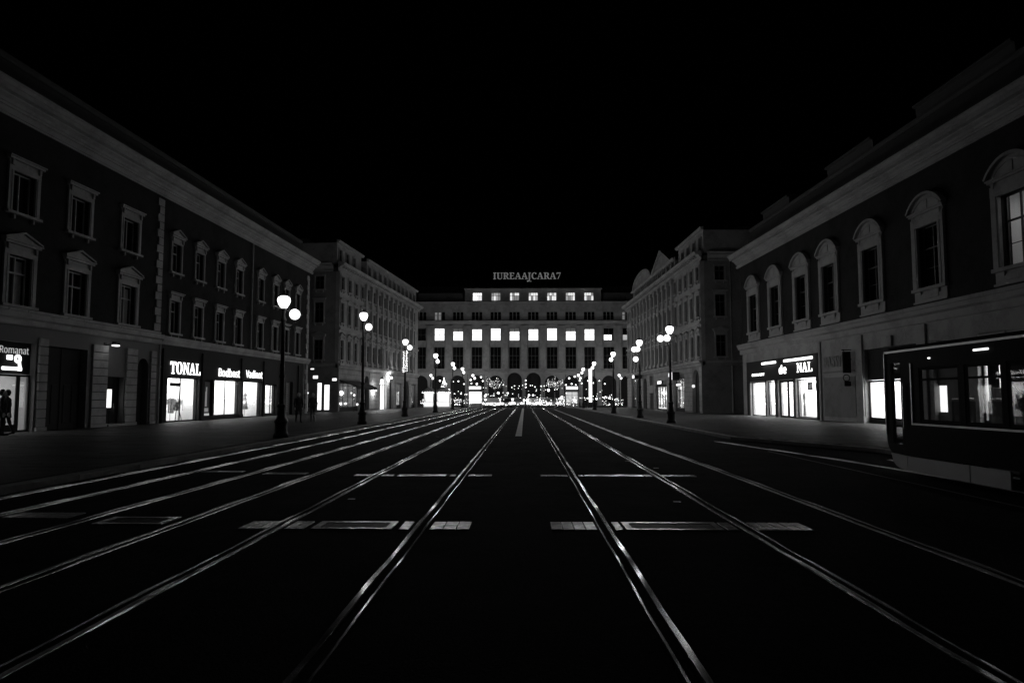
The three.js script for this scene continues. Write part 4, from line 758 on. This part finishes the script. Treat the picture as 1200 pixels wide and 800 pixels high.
// ───────────────────────── the waiting tram
{
  const x0 = 7.93, x1 = 10.23, zf = -16.1, zb = 9, t = thing('tram', 'dark low tram with a pale skirt standing at the kerb', 'tram', [0, 0, 0]);
  const wins = [[-14.75, -13.4], [-13.24, -12.2], [-12.08, -9.6], [-9.4, -6.9], [-6.7, -4.2], [-4, -1.5], [-1.3, 1.2]], door = [-15.86, -15.42];
  for (const [X, sgn] of [[x0, -1], [x1, 1]]) {
    // side wall drawn in (z, y), extruded in x
    const s = new THREE.Shape(); s.moveTo(zb, .42); s.lineTo(zf + .28, .42); s.quadraticCurveTo(zf, .44, zf, .75); s.lineTo(zf, 2.46); s.quadraticCurveTo(zf, 2.56, zf + .1, 2.56); s.lineTo(zb, 2.56); s.closePath();
    for (const [a, b] of wins) s.holes.push(rectPath(a, 1.12, b, 2.2));
    s.holes.push(rectPath(door[0], .62, door[1], 2.34));
    const flip = g => sgn < 0 ? fixWinding(g) : g, wall = flip(ext(s, .06).applyMatrix4(new THREE.Matrix4().set(0, 0, sgn < 0 ? 1 : -1, X, 0, 1, 0, 0, 1, 0, 0, 0, 0, 0, 0, 1)));
    mesh('side_wall', wall, M.tramBlack, t);
    const X2 = X + sgn * .012, Xi = X - sgn * .03;
    wins.forEach(([a, b], i) => {
      const m = .05, f = mesh('window', [bx(Xi - .02, 1.12, a, Xi + .02, 2.2, a + m), bx(Xi - .02, 1.12, b - m, Xi + .02, 2.2, b), bx(Xi - .02, 1.12, a + m, Xi + .02, 1.17, b - m), bx(Xi - .02, 2.15, a + m, Xi + .02, 2.2, b - m), bx(Xi - .015, 1.94, a + m, Xi + .015, 1.98, b - m)], M.rubber, t);
      mesh('pane', bx(Xi - .006, 1.15, a + m, Xi + .006, 2.17, b - m), M.glass, f);
    });
    const d = mesh('door', [bx(Xi - .025, .62, door[0], Xi + .025, 2.34, door[0] + .05), bx(Xi - .025, .62, door[1] - .05, Xi + .025, 2.34, door[1]), bx(Xi - .025, 2.02, door[0] + .05, Xi + .025, 2.12, door[1] - .05), bx(Xi - .02, .98, door[0] + .05, Xi + .02, 1.03, door[1] - .05)], M.rubber, t);
    mesh('pane', bx(Xi - .006, .63, door[0] + .05, Xi + .006, 2.33, door[1] - .05), M.glass, d); mesh('handle', bar([X2 + sgn * .02, .95, door[1] + .1], [X2 + sgn * .02, 1.9, door[1] + .1], .015), M.chrome, d);
    // skirt panels
    for (const [a, b] of [[zf + .18, -15.3], [-15.28, -13.2], [-13.17, -12.1], [-9.9, -7.5], [-7.48, -5], [-4.98, -2.5], [-2.48, 2], [2.02, 8.9]]) {
      const q = new THREE.Shape(); if (a < -15.5) { q.moveTo(a, .36); q.quadraticCurveTo(a + .05, .14, a + .4, .12); q.lineTo(b, .1); q.lineTo(b, .4); q.lineTo(a - .05, .42); } else { q.moveTo(a, .1); q.lineTo(b, .1); q.lineTo(b, .4); q.lineTo(a, .4); } q.closePath();
      mesh('skirt_panel', flip(ext(q, .03).applyMatrix4(new THREE.Matrix4().set(0, 0, sgn < 0 ? 1 : -1, X - (sgn < 0 ? .005 : -.005), 0, 1, 0, 0, 1, 0, 0, 0, 0, 0, 0, 1))), M.tramGrey, t);
    }
    mesh('waist_trim', [bx(X2 - .008, 1.05, -15.05, X2 + .008, 1.085, zb), bx(X2 - .008, 1.085, -15.05, X2 + .008, 2.3, -15.01)], M.tramTrim, t);
    mesh('roof_trim', [bx(X2 - .012, 2.56, zf + .02, X2 + .012, 2.6, zb), bx(X2 - .012, .8, zf - .01, X2 + .012, 2.56, zf + .015)], M.tramTrim, t);
    mesh('side_light', rbx(X2 - .02, 2.42, -12.9, X2 + .02, 2.455, -12.5, .01), M.lit, t);
    mesh('side_light', rbx(X2 - .02, 2.36, -14.35, X2 + .02, 2.39, -14.3, .008), M.lit, t);
  }
  // end wall with a windscreen, roof, floor
  const e = new THREE.Shape(); e.moveTo(x0 + .061, .45); e.lineTo(x1 - .061, .45); e.lineTo(x1 - .061, 2.55); e.lineTo(x0 + .061, 2.55); e.closePath(); e.holes.push(rectPath(x0 + .085, .7, x1 - .085, 2.36));
  const ew = mesh('end_wall', ext(e, .07).translate(0, 0, zf + .03), M.tramBlack, t);
  mesh('windscreen', bx(x0 + .085, .7, zf + .06, x1 - .085, 2.36, zf + .07), M.glass, ew);
  mesh('bumper', rbx(x0 + .1, .15, zf - .02, x1 - .1, .45, zf + .25, .08), M.tramGrey, t);
  mesh('headlight', rbx(x0 + .15, .62, zf - .01, x0 + .42, .78, zf + .04, .03), M.chrome, t); mesh('headlight', rbx(x1 - .42, .62, zf - .01, x1 - .15, .78, zf + .04, .03), M.chrome, t);
  mesh('roof', [rbx(x0 + .03, 2.56, zf + .05, x1 - .03, 2.68, zb, .05)], M.tramBlack, t);
  for (const [a, b, h] of [[-14.9, -14.6, .07], [-13.3, -12.5, .09], [-8, -4, .2]]) mesh('roof_unit', rbx(x0 + .3, 2.68, a, x1 - .3, 2.68 + h, b, .04), M.tramGrey, t);
  mesh('floor', bx(x0 + .07, .42, zf + .12, x1 - .07, .5, zb), M.seat, t);
  for (const z of [-13.8, -12.2, -7, -5.4]) for (const X of [8.4, 9.84]) { const w = mesh('wheel', cyl(.3, .3, .12, 20, 0, 0, 0).rotateZ(Math.PI / 2), M.iron, t, [X, .309, z]); mesh('hub', cyl(.1, .1, .16, 10, 0, 0, 0).rotateZ(Math.PI / 2), M.iron, w); }
  for (const z of [-14.2, -13.1, -11.3, -10.2]) for (const X of [8.35, 9.8]) { const s = mesh('seat', [rbx(-.22, .42, -.2, .22, .5, .22, .03), rbx(-.22, .5, .16, .22, 1.05, .24, .03), rbx(-.05, 0, -.05, .05, .42, .05, .01)], M.seat, t, [X, .5, z]); mesh('grab_rail', [bar([-.2, 1.08, .2], [.2, 1.08, .2], .015)], M.chrome, s); }
  for (const z of [-13.6, -11.8, -9.3]) mesh('pole', [bar([8.9, .5, z], [8.9, 2.5, z], .018), bar([8.9, 1.9, z], [9.4, 1.3, z + .5], .015)], M.chrome, t);
  mesh('ceiling', bx(x0 + .07, 2.46, zf + .12, x1 - .07, 2.5, zb), M.seat, t);
  mesh('ceiling_light', bx(8.95, 2.43, -15.4, 9.15, 2.455, -2), M.litDim, t); panelLight(t, [9.05, 2.41, -8.7], .2, 13.4, [-Math.PI / 2, 0, 0], 1.3);
  mesh('ticket_screen', [rbx(9.2, 1.35, -14.45, 9.5, 1.8, -14.38, .02), bar([9.35, .5, -14.42], [9.35, 1.36, -14.42], .02)], M.mid, t);
}

// ───────────────────────── people: one continuous skin meshed from tapered bones
function surface(bones, lo, hi, cell, k) { // bones [a, b, ra, rb]; returns geometry
  const size = Math.max(hi[0] - lo[0], hi[1] - lo[1], hi[2] - lo[2]), res = Math.min(120, Math.ceil(size / cell) + 4), mc = new MarchingCubes(res, new THREE.MeshBasicMaterial(), false, false, 200000);
  const half = size / 2 * (res / (res - 4)), c = [(lo[0] + hi[0]) / 2, (lo[1] + hi[1]) / 2, (lo[2] + hi[2]) / 2];
  mc.isolation = 0;
  const B = bones.map(([a, b, ra, rb]) => { const d = [b[0] - a[0], b[1] - a[1], b[2] - a[2]]; return { a, d, l: d[0] * d[0] + d[1] * d[1] + d[2] * d[2] || 1e-9, ra, rb }; });
  for (let z = 0; z < res; z++) for (let y = 0; y < res; y++) for (let x = 0; x < res; x++) {
    const px = c[0] + ((x - res / 2) / (res / 2)) * half, py = c[1] + ((y - res / 2) / (res / 2)) * half, pz = c[2] + ((z - res / 2) / (res / 2)) * half;
    let f = 9;
    for (const q of B) {
      const ux = px - q.a[0], uy = py - q.a[1], uz = pz - q.a[2], t = Math.min(1, Math.max(0, (ux * q.d[0] + uy * q.d[1] + uz * q.d[2]) / q.l));
      const e = Math.hypot(ux - q.d[0] * t, uy - q.d[1] * t, uz - q.d[2] * t) - (q.ra + (q.rb - q.ra) * t);
      const h = Math.max(k - Math.abs(f - e), 0) / k; f = Math.min(f, e) - h * h * k * .25;
    }
    mc.field[x + y * res + z * res * res] = -f;
  }
  mc.update();
  const n = mc.count, g = new THREE.BufferGeometry();
  g.setAttribute('position', new THREE.BufferAttribute(mc.positionArray.slice(0, n * 3), 3)); g.setAttribute('normal', new THREE.BufferAttribute(mc.normalArray.slice(0, n * 3), 3));
  g.scale(half, half, half).translate(...c);
  return g;
}
function person(label, pos, turn, pose, coat, group) {
  // faces +z, hips at .93; pose: stride (m), swing (m)
  const t = thing('person', label, 'person', pos, turn, group), st = pose.stride, sw = pose.swing;
  const hip = .92, knee = .5, L = [.095, 1], leg = s => { const d = s * st; return { hip: [s * .095, hip, 0], knee: [s * .1, knee + .01, d * .55 + .04], ankle: [s * .1, .09 + (s < 0 ? pose.lift : 0), d] }; };
  const bodyB = [[[0, .98, 0], [0, 1.2, 0], .145, .15], [[0, 1.2, .0], [0, 1.36, -.01], .15, .14], [[-.14, 1.4, -.01], [.14, 1.4, -.01], .075, .075], [[0, 1.4, -.01], [0, 1.54, .015], .06, .055], [[-.07, .95, 0], [.07, .95, 0], .13, .13]];
  const hands = [];
  for (const s of [-1, 1]) {
    const l = leg(s); bodyB.push([l.hip, l.knee, .095, .06], [l.knee, l.ankle, .06, .042], [[l.ankle[0], l.ankle[1] - .03, l.ankle[2] - .03], [l.ankle[0] + s * .02, .035 + (s < 0 ? pose.lift * .6 : 0), l.ankle[2] + .17], .045, .035]);
    const d = -s * sw, sh = [s * .19, 1.4, -.01], el = [s * .25, 1.12, d * .4 - .03], wr = [s * .24, .88, d + .03]; bodyB.push([sh, el, .058, .045], [el, wr, .045, .03]);
    hands.push([s, wr]);
  }
  const parts = [surface(bodyB, [-.45, 0, -.5], [.45, 1.62, .5], .018, .05)];
  mesh('body', parts, M.cloth[coat], t);
  // head with brow, nose, jaw and ears; and the neck
  const H = [0, 1.66, .02], hb = [[[0, 1.6, .03], [0, 1.71, .0], .068, .088], [[0, 1.56, .055], [0, 1.6, .04], .042, .06], [[0, 1.645, .1], [0, 1.615, .118], .012, .016], [[-.03, 1.672, .085], [.03, 1.672, .085], .018, .018], [[-.085, 1.665, 0], [-.085, 1.63, .0], .016, .012], [[.085, 1.665, 0], [.085, 1.63, 0], .016, .012], [[0, 1.45, 0], [0, 1.58, .015], .055, .05], [[-.018, 1.585, .1], [.018, 1.585, .1], .01, .01]];
  const skin = [surface(hb, [-.13, 1.42, -.13], [.13, 1.84, .15], .007, .025)];
  for (const [s, w] of hands) { // palm, four fingers lightly curled, thumb from the side of the palm
    const y = w[1], x = w[0], z = w[2], fb = [[[x, y, z], [x, y - .09, z + .005], .03, .034]];
    [[-.027, .075, .008], [-.009, .085, .009], [.009, .08, .009], [.027, .062, .008]].forEach(([o, len, r]) => { fb.push([[x, y - .085, z + o], [x - s * .012, y - .085 - len * .55, z + o], r, r], [[x - s * .012, y - .085 - len * .55, z + o], [x - s * .035, y - .085 - len, z + o], r, r * .8]); });
    fb.push([[x, y - .03, z + .025], [x - s * .02, y - .07, z + .055], .012, .01], [[x - s * .02, y - .07, z + .055], [x - s * .03, y - .1, z + .055], .01, .008]);
    skin.push(surface(fb, [x - .07, y - .2, z - .08], [x + .07, y + .04, z + .09], .006, .008));
  }
  mesh('skin', skin, M.skin, t);
  mesh('hair', surface([[[0, 1.72, -.02], [0, 1.68, -.035], .094, .088], [[0, 1.66, -.05], [0, 1.6, -.05], .07, .05]], [-.14, 1.5, -.18], [.14, 1.86, .1], .01, .03), M.hair, t);
  const skirt = pose.coat; if (skirt) mesh('coat', lathe([[.17, 1.0], [.2, .86], [.23, .68], [.225, .675], [.19, .86], [.16, 1.0]], 20).scale(1, 1, .78), M.cloth[coat], t);
  return t;
}
const walker = person('person in a dark coat walking beside a companion past the last fashion shop', [-13.6, .125, -43.5], .5, { stride: .22, swing: .16, lift: .02, coat: true }, 0);
person('person in dark trousers walking at a companion\'s side, in step ahead of the lamp', [-13.3, .125, -45.4], .35, { stride: -.2, swing: -.14, lift: .02, coat: false }, 1);
copy(walker, [...onF(FW, 4.75, .125, 1.1)], -1.2, 'person in a dark coat standing at the bar window beside the door').scale.set(1.0, 1, 1);
const seated = person('person in dark clothes standing with lowered arms before the bar window', onF(FW, 4.2, .125, 1.35), FW.turn + .6, { stride: .04, swing: .03, lift: 0, coat: false }, 0);
copy(walker, [...onF(FW, 3.5, .125, 1.2)], FW.turn - .4, 'shorter person in a dark coat at the bar window, away from the door').scale.set(.96, .96, .96);
{ // what the bar shows: a glowing counter lamp rail
  const t = thing('bar_lamp', 'long glowing ceiling bar lamp inside the bar', 'lamp', onF(FW, 5.6, 2.2, -1.5), FW.turn);
  mesh('lamp_tube', rbx(-1.8, 0, -.04, 1.8, .07, .04, .02), M.lit, t); mesh('hanger', [bar([-1.5, .07, 0], [-1.5, .8, 0], .01), bar([1.5, .07, 0], [1.5, .8, 0], .01)], M.iron, t); panelLight(t, [0, -.03, 0], 3.6, .08, [-Math.PI / 2, 0, 0], 5);
  const c = thing('bar_counter', 'back bar shelving glowing behind the standing guests', 'counter', onF(FW, 5.4, .05, -3.6), FW.turn);
  mesh('cabinet', rbx(-1.9, 0, -.3, 1.9, 1.1, .2, .03), M.mid, c); mesh('shelf', [rbx(-1.9, 1.45, -.3, 1.9, 1.5, 0, .01), rbx(-1.9, 1.85, -.3, 1.9, 1.9, 0, .01)], M.paper, c); mesh('lit_window', bx(-1.85, 1.52, -.34, 1.85, 1.84, -.31), M.litHalf, c);
  for (let i = 0; i < 14; i++) mesh('bottle', lathe([[.001, 0], [.04, 0], [.04, .18], [.015, .23], [.015, .29], [.001, .29]], 8), i % 3 ? M.mid : M.paper, c, [-1.7 + i * .26, 1.5, -.15]);
}

// ───────────────────────── cars, stalls and lights at the crossing
function carGroup(paint, label, pos, turn, group) {
  const t = thing('car', label, 'car', pos, turn, group); // faces +z
  const side = new THREE.Shape(); side.moveTo(-2.05, .35); side.lineTo(2.0, .33); side.quadraticCurveTo(2.15, .4, 2.12, .7); side.quadraticCurveTo(1.9, .86, 1.1, .92); side.lineTo(.45, 1.38); side.quadraticCurveTo(-.2, 1.5, -1.0, 1.42); side.lineTo(-1.75, .98); side.quadraticCurveTo(-2.12, .95, -2.12, .7); side.closePath();
  mesh('body', ext(side, 1.5, .1).translate(0, 0, -.75).rotateY(-Math.PI / 2), paint, t);
  mesh('windscreen', bx(-.68, 0, -.006, .68, .52, .006).rotateX(-.95).translate(0, 1.0, 1.06), M.darkGlass, t);
  for (const s of [-1, 1]) {
    mesh('side_window', ext(poly([[-1.35, 1.0], [.75, 1.0], [.3, 1.32], [-.95, 1.34]]), .012).translate(0, 0, -.006).rotateY(-Math.PI / 2).translate(s * .857, 0, 0), M.darkGlass, t);
    mesh('headlight', rbx(s * .62 - .2, .56, 2.12, s * .62 + .2, .8, 2.26, .06), M.head, t);
    mesh('mirror', rbx(s * .98 - .08, 1.0, .62, s * .98 + .08, 1.14, .72, .03), paint, t);
    for (const z of [-1.3, 1.35]) { const w = mesh('wheel', cyl(.32, .32, .2, 18, 0, 0, 0).rotateZ(Math.PI / 2), M.rubber, t, [s * .76, .32, z]); mesh('rim', cyl(.19, .19, .215, 10, 0, 0, 0).rotateZ(Math.PI / 2), M.chrome, w); }
  }
  mesh('bumper', rbx(-.8, .34, 2.05, .8, .52, 2.2, .05), M.rubber, t); mesh('grille', rbx(-.35, .56, 2.08, .35, .72, 2.225, .02), M.rubber, t); mesh('number_plate', rbx(-.26, .4, 2.19, .26, .5, 2.215, .01), M.paper, t);
  pointLight(t, [0, .68, 2.6], 3, 4);
  return t;
}
carGroup(M.carPaint[1], 'pale car with glaring headlights leading the queue at the crossing', [-4.9, .004, -114.5], .12);
carGroup(M.carPaint[0], 'dark car with headlights on beside the leading pale car', [-3.0, .004, -117], .04);
carGroup(M.carPaint[2], 'grey car with headlights on by the middle traffic signal', [-1.0, .004, -122], -.06);
carGroup(M.carPaint[3], 'white car with headlights on crossing before the central arches', [1.6, .004, -125], -.1);
carGroup(M.carPaint[1], 'silver car with headlights on waiting behind the leading pale car', [-6.4, .004, -120], .1);
carGroup(M.carPaint[2], 'dull grey car with headlights on under the tree near the dim kiosk', [3.4, .004, -119], -.15);
carGroup(M.carPaint[0], 'dark car with headlights on near the lit pylon side of the crossing', [5.0, .004, -123], -.1);
{
  const t = thing('traffic_signal', 'traffic signal with three glowing lenses on the crossing island', 'traffic light', [.15, .004, -118]);
  mesh('pole', [bar([0, 0, 0], [0, 4.7, 0], .06, 8), cyl(.16, .18, .2, 10, 0, .1, 0)], M.iron, t); mesh('housing', rbx(-.2, 3.0, .06, .2, 4.65, .3, .05), M.shopDark, t);
  for (const y of [3.3, 3.8, 4.4]) { const l = mesh('signal_lens', cyl(.14, .14, .04, 14, 0, 0, 0).rotateX(Math.PI / 2), M.lit, t, [0, y, .31]); mesh('hood', bx(-.16, .14, 0, .16, .16, .2), M.shopDark, l); }
}
function hut(label, x, z, w, mat, kind) {
  const t = thing('market_hut', label, 'market stall', [x, .124, z], 0);
  mesh('wall', [bx(-w / 2, 0, -1.2, w / 2, .9, 1.0), bx(-w / 2, .9, -1.2, -w / 2 + .1, 2.3, 1.0), bx(w / 2 - .1, .9, -1.2, w / 2, 2.3, 1.0), bx(-w / 2 + .1, .9, -1.2, w / 2 - .1, 2.3, -1.1), bx(-w / 2, 2.3, -1.2, w / 2, 2.36, 1.0)], M.paper, t);
  const r = mesh('roof', ext(poly([[-w / 2 - .3, 2.36], [w / 2 + .3, 2.36], [0, 3.1]]), 2.6).translate(0, 0, -1.4), M.mid, t);
  mesh('lit_window', bx(-w / 2 + .15, .95, -1.08, w / 2 - .15, 2.25, -1.05), M.lit, t);
  mesh('lit_front', bx(-w / 2 + .05, .15, 1.0, w / 2 - .05, .85, 1.03), M.litHalf, t);
  panelLight(t, [0, 2.28, 0], w * .8, 1.6, [-Math.PI / 2, 0, 0], 3);
  const f = []; for (let i = 0; i < 36; i++) f.push(new THREE.SphereGeometry(.045, 5, 4).translate(-w / 2 - .25 + (w + .5) * rnd(), 2.3 + rr(-.15, .1), 1.25)); tag(mesh('fairy_lights', f, M.fairy, r), null, null, null, 'stuff');
  return t;
}
hut('narrow white-lit market hut farther from the crossing', -14.6, -111, 1.5, M.paper); hut('wider white-lit market hut crowned with a star of lights', -12.4, -111, 2.0, M.paper);
{ const t = thing('light_star', 'tower of small lights rising above the wider market hut', 'decoration', [-12.4, 3.22, -111]); mesh('mast', bar([0, -.05, -.2], [0, 1.6, -.2], .03), M.iron, t); const f = []; for (let i = 0; i < 70; i++) { const h = rnd(); f.push(new THREE.SphereGeometry(rr(.035, .06), 5, 4).translate((1 - h) * rr(-.45, .45), h * 1.5, -.2 + rr(-.1, .1))); } tag(mesh('star_lights', f, M.fairy, t), null, null, null, 'stuff'); }
function kiosk(label, x, z, lit) {
  const t = thing('kiosk', label, 'kiosk', [x, .004, z], 0);
  mesh('wall', [bx(-1.1, 0, -.9, 1.1, .7, .9), bx(-1.1, .7, -.9, -1.02, 2.6, .9), bx(1.02, .7, -.9, 1.1, 2.6, .9), bx(-1.02, .7, -.9, 1.02, 2.6, -.82), bx(-.04, .7, .82, .04, 2.6, .9)], M.stuccoDim, t);
  const r = mesh('roof', [rbx(-1.35, 2.6, -1.1, 1.35, 2.75, 1.2, .04)], M.mid, t); mesh('sign_board', rbx(-1.0, 2.76, .6, 1.0, 3.5, .8, .04), M.shopDark, r); mesh('lit_sign', rbx(-.95, 2.95, .79, .95, 3.4, .83, .02), M.lit, r);
  mesh('lit_window', bx(-1.0, .72, -.8, 1.0, 2.55, -.78), lit ? M.lit : M.litDim, t);
  for (let i = 0; i < 3; i++) mesh('shelf', bx(-1.0, 1.0 + i * .5, -.6, 1.0, 1.04 + i * .5, -.3), M.mid, t);
  panelLight(t, [0, 2.55, 0], 1.6, 1.2, [-Math.PI / 2, 0, 0], lit ? 5 : 1);
}
kiosk('bright kiosk with a glowing sign beside the car queue', -7.9, -116, true); kiosk('dim kiosk with a glowing sign beside the lit pylon', 7.6, -118, false);
{ const t = thing('light_pylon', 'tall thin white glowing advertising pylon', 'pylon', [10.0, .124, -111]); mesh('base', rbx(-.4, 0, -.3, .4, .8, .3, .04), M.shopDark, t); mesh('frame', [rbx(-.32, .8, -.2, -.24, 5.9, .2, .02), rbx(.24, .8, -.2, .32, 5.9, .2, .02), rbx(-.32, 5.9, -.2, .32, 6.0, .2, .02)], M.shopDark, t); mesh('lit_sign', rbx(-.235, .82, -.15, .235, 5.88, .17, .02), M.lit, t); panelLight(t, [0, 3.3, .2], .45, 5, [0, Math.PI, 0], 1.5); }
function litTree(label, x, z) {
  const t = thing('street_tree', label, 'tree', [x, .004, z], 0, 'small trees strung with lights');
  const br = [lathe([[.14, 0], [.1, 1.5], [.07, 3.6], [.02, 4.6], [.001, 4.62]], 8)], tips = [];
  for (let i = 0; i < 14; i++) { const a = rr(0, 6.28), h = rr(2.6, 3.9), l = rr(.7, 1.3), e = [Math.cos(a) * l, h + rr(.3, 1.2), Math.sin(a) * l]; br.push(bar([0, h, 0], e, .025, 5)); tips.push(e); }
  mesh('trunk', br, M.bark, t);
  const lv = [], lt = [];
  for (let i = 0; i < 420; i++) { const e = tips[(rnd() * tips.length) | 0], q = rr(.4, 1.05), p = [e[0] * q + rr(-.3, .3), 3.4 + (e[1] - 3.4) * q + rr(-.3, .35), e[2] * q + rr(-.3, .3)]; lv.push(new THREE.PlaneGeometry(.16, .2).rotateX(rr(0, 3)).rotateY(rr(0, 6)).translate(...p)); if (i % 4 === 0) lt.push(new THREE.SphereGeometry(rr(.03, .055), 5, 4).translate(p[0] * 1.08, p[1], p[2] * 1.08)); }
  mesh('crown', lv, M.leaf, t); tag(mesh('fairy_lights', lt, M.fairy, t), null, null, null, 'stuff');
  pointLight(t, [0, 4.4, 1.2], 1.5, 20);
}
litTree('small tree netted with fairy lights behind the queueing cars', -5.0, -121); litTree('small tree netted with fairy lights between the signal and the dim kiosk', 5.0, -121);
for (const [a, b, l] of [[[-4.3, 4.3, -120.5], [.15, 4.2, -118], 'sagging string of bulbs from the tree behind the cars to the signal'], [[.15, 4.2, -118], [4.3, 4.3, -120.5], 'sagging string of bulbs from the signal to the tree near the dim kiosk']]) {
  const t = thing('festoon', l, 'string lights', [0, 0, 0]), c = new THREE.QuadraticBezierCurve3(new THREE.Vector3(...a), new THREE.Vector3((a[0] + b[0]) / 2, 2.9, (a[2] + b[2]) / 2), new THREE.Vector3(...b));
  mesh('cable', new THREE.TubeGeometry(c, 16, .012, 4), M.iron, t); for (let i = 1; i < 7; i++) { const p = c.getPoint((i + rr(-.4, .4)) / 7); mesh('lamp_bulb', new THREE.SphereGeometry(rr(.04, .1), 8, 6), M.fairy, t, [p.x + rr(-.1, .1), p.y - rr(.05, .3), p.z]); }
}
for (const [x, z, n, l] of [[-11, -112, 1, 'low string of lights along the pavement end by the market huts'], [-17.6, -133.5, 0, 'low string of lights before the end arcade near the market huts'], [13.5, -112, 1, 'low string of lights along the pavement end by the lit pylon'], [7, -132, 0, 'low string of lights before the end arcade behind the dim kiosk'], [2.9, -113.6, 0, 'low string of lights on the crossing beside the signal'], [6.6, -114.4, 0, 'low string of lights in front of the dim kiosk'], [-9.9, -114, 0, 'low string of lights between the huts and the bright kiosk']]) {
  const t = thing('light_fence', l, 'string lights', [x, n ? .124 : .004, z]); mesh('post', bar([-1.6, 0, 0], [-1.6, 1.3, 0], .03), M.iron, t); mesh('post', bar([1.6, 0, 0], [1.6, 1.3, 0], .03), M.iron, t); mesh('rail', bar([-1.6, 1.25, 0], [1.6, 1.25, 0], .02), M.iron, t);
  const f = []; for (let i = 0; i < 46; i++) f.push(new THREE.SphereGeometry(rr(.03, .07), 5, 4).translate(rr(-1.6, 1.6), rr(.35, 1.4), rr(-.05, .05))); tag(mesh('fairy_lights', f, M.fairy, t), null, null, null, 'stuff'); pointLight(t, [0, .9, .4], .8, 10);
}
// bulbs hung on cables over the crossing, seen as loose points of light
for (const [x0, x1, y, z, n, l] of [[-15, -5.6, 4.7, -124, 9, 'overhead cable with scattered bulbs from the huts to the lit tree behind the cars'], [5.6, 14, 4.6, -124, 9, 'overhead cable with scattered bulbs from the lit tree to the gabled palace'], [-9, -6.4, 5.2, -114, 3, 'short overhead cable with three bulbs above the bright kiosk'], [6.4, 9.2, 5.1, -114, 3, 'short overhead cable with three bulbs above the dim kiosk']]) {
  const t = thing('overhead_lights', l, 'string lights', [0, 0, 0]); mesh('cable', bar([x0, y, z], [x1, y, z], .012, 4), M.iron, t);
  mesh('mast', bar([x0, 0, z], [x0, y + .1, z], .04, 6), M.iron, t); mesh('mast', bar([x1, 0, z], [x1, y + .1, z], .04, 6), M.iron, t);
  for (let i = 0; i < n; i++) { const d = rr(.1, .9), q = mesh('lamp_bulb', new THREE.SphereGeometry(rr(.09, .17), 8, 6), M.fairy, t, [x0 + (x1 - x0) * (i + .5) / n + rr(-.2, .2), y - d, z]); mesh('cord', bar([0, 0, 0], [0, d, 0], .006, 3), M.iron, q); }
}
{ // criss-cross strings of bulbs over the market at the crossing
  const t = thing('market_lights', 'tangle of bulb strings sparkling low across the market and crossing', 'string lights', [0, 0, 0]);
  const bulbs = [], posts = [[-15.5, -116], [-11.3, -122], [-6.9, -112.5], [-3.6, -124], [-.4, -114], [3.2, -125], [6.2, -112.5], [9.2, -121], [12.6, -115], [15, -124], [-13, -128], [-8.3, -129], [11, -129]];
  for (const [x, z] of posts) mesh('mast', bar([x, 0, z], [x, 3.4, z], .04, 6), M.iron, t);
  for (let i = 0; i < 26; i++) {
    const a = posts[i % posts.length], b = posts[(i + 1 + ((rnd() * 3) | 0)) % posts.length], ya = rr(.9, 3.3), yb = rr(.9, 3.3), n = 6 + ((rnd() * 9) | 0), c = new THREE.QuadraticBezierCurve3(new THREE.Vector3(a[0], ya, a[1]), new THREE.Vector3((a[0] + b[0]) / 2, Math.min(ya, yb) - rr(.1, .5), (a[1] + b[1]) / 2), new THREE.Vector3(b[0], yb, b[1]));
    mesh('cable', new THREE.TubeGeometry(c, 8, .008, 3), M.iron, t);
    for (let k = 0; k < n; k++) { const p = c.getPoint(rnd()); bulbs.push(new THREE.SphereGeometry(rnd() < .12 ? rr(.12, .2) : rr(.03, .075), 6, 5).translate(p.x, p.y - .04, p.z)); }
  }
  tag(mesh('market_bulbs', bulbs, M.fairy, t), null, null, null, 'stuff');
  for (const [x, z] of [[-10, -119], [-2, -118], [3, -120], [9, -119]]) pointLight(t, [x, 2.4, z], 4, 20);
}
renderer.render(scene, camera);
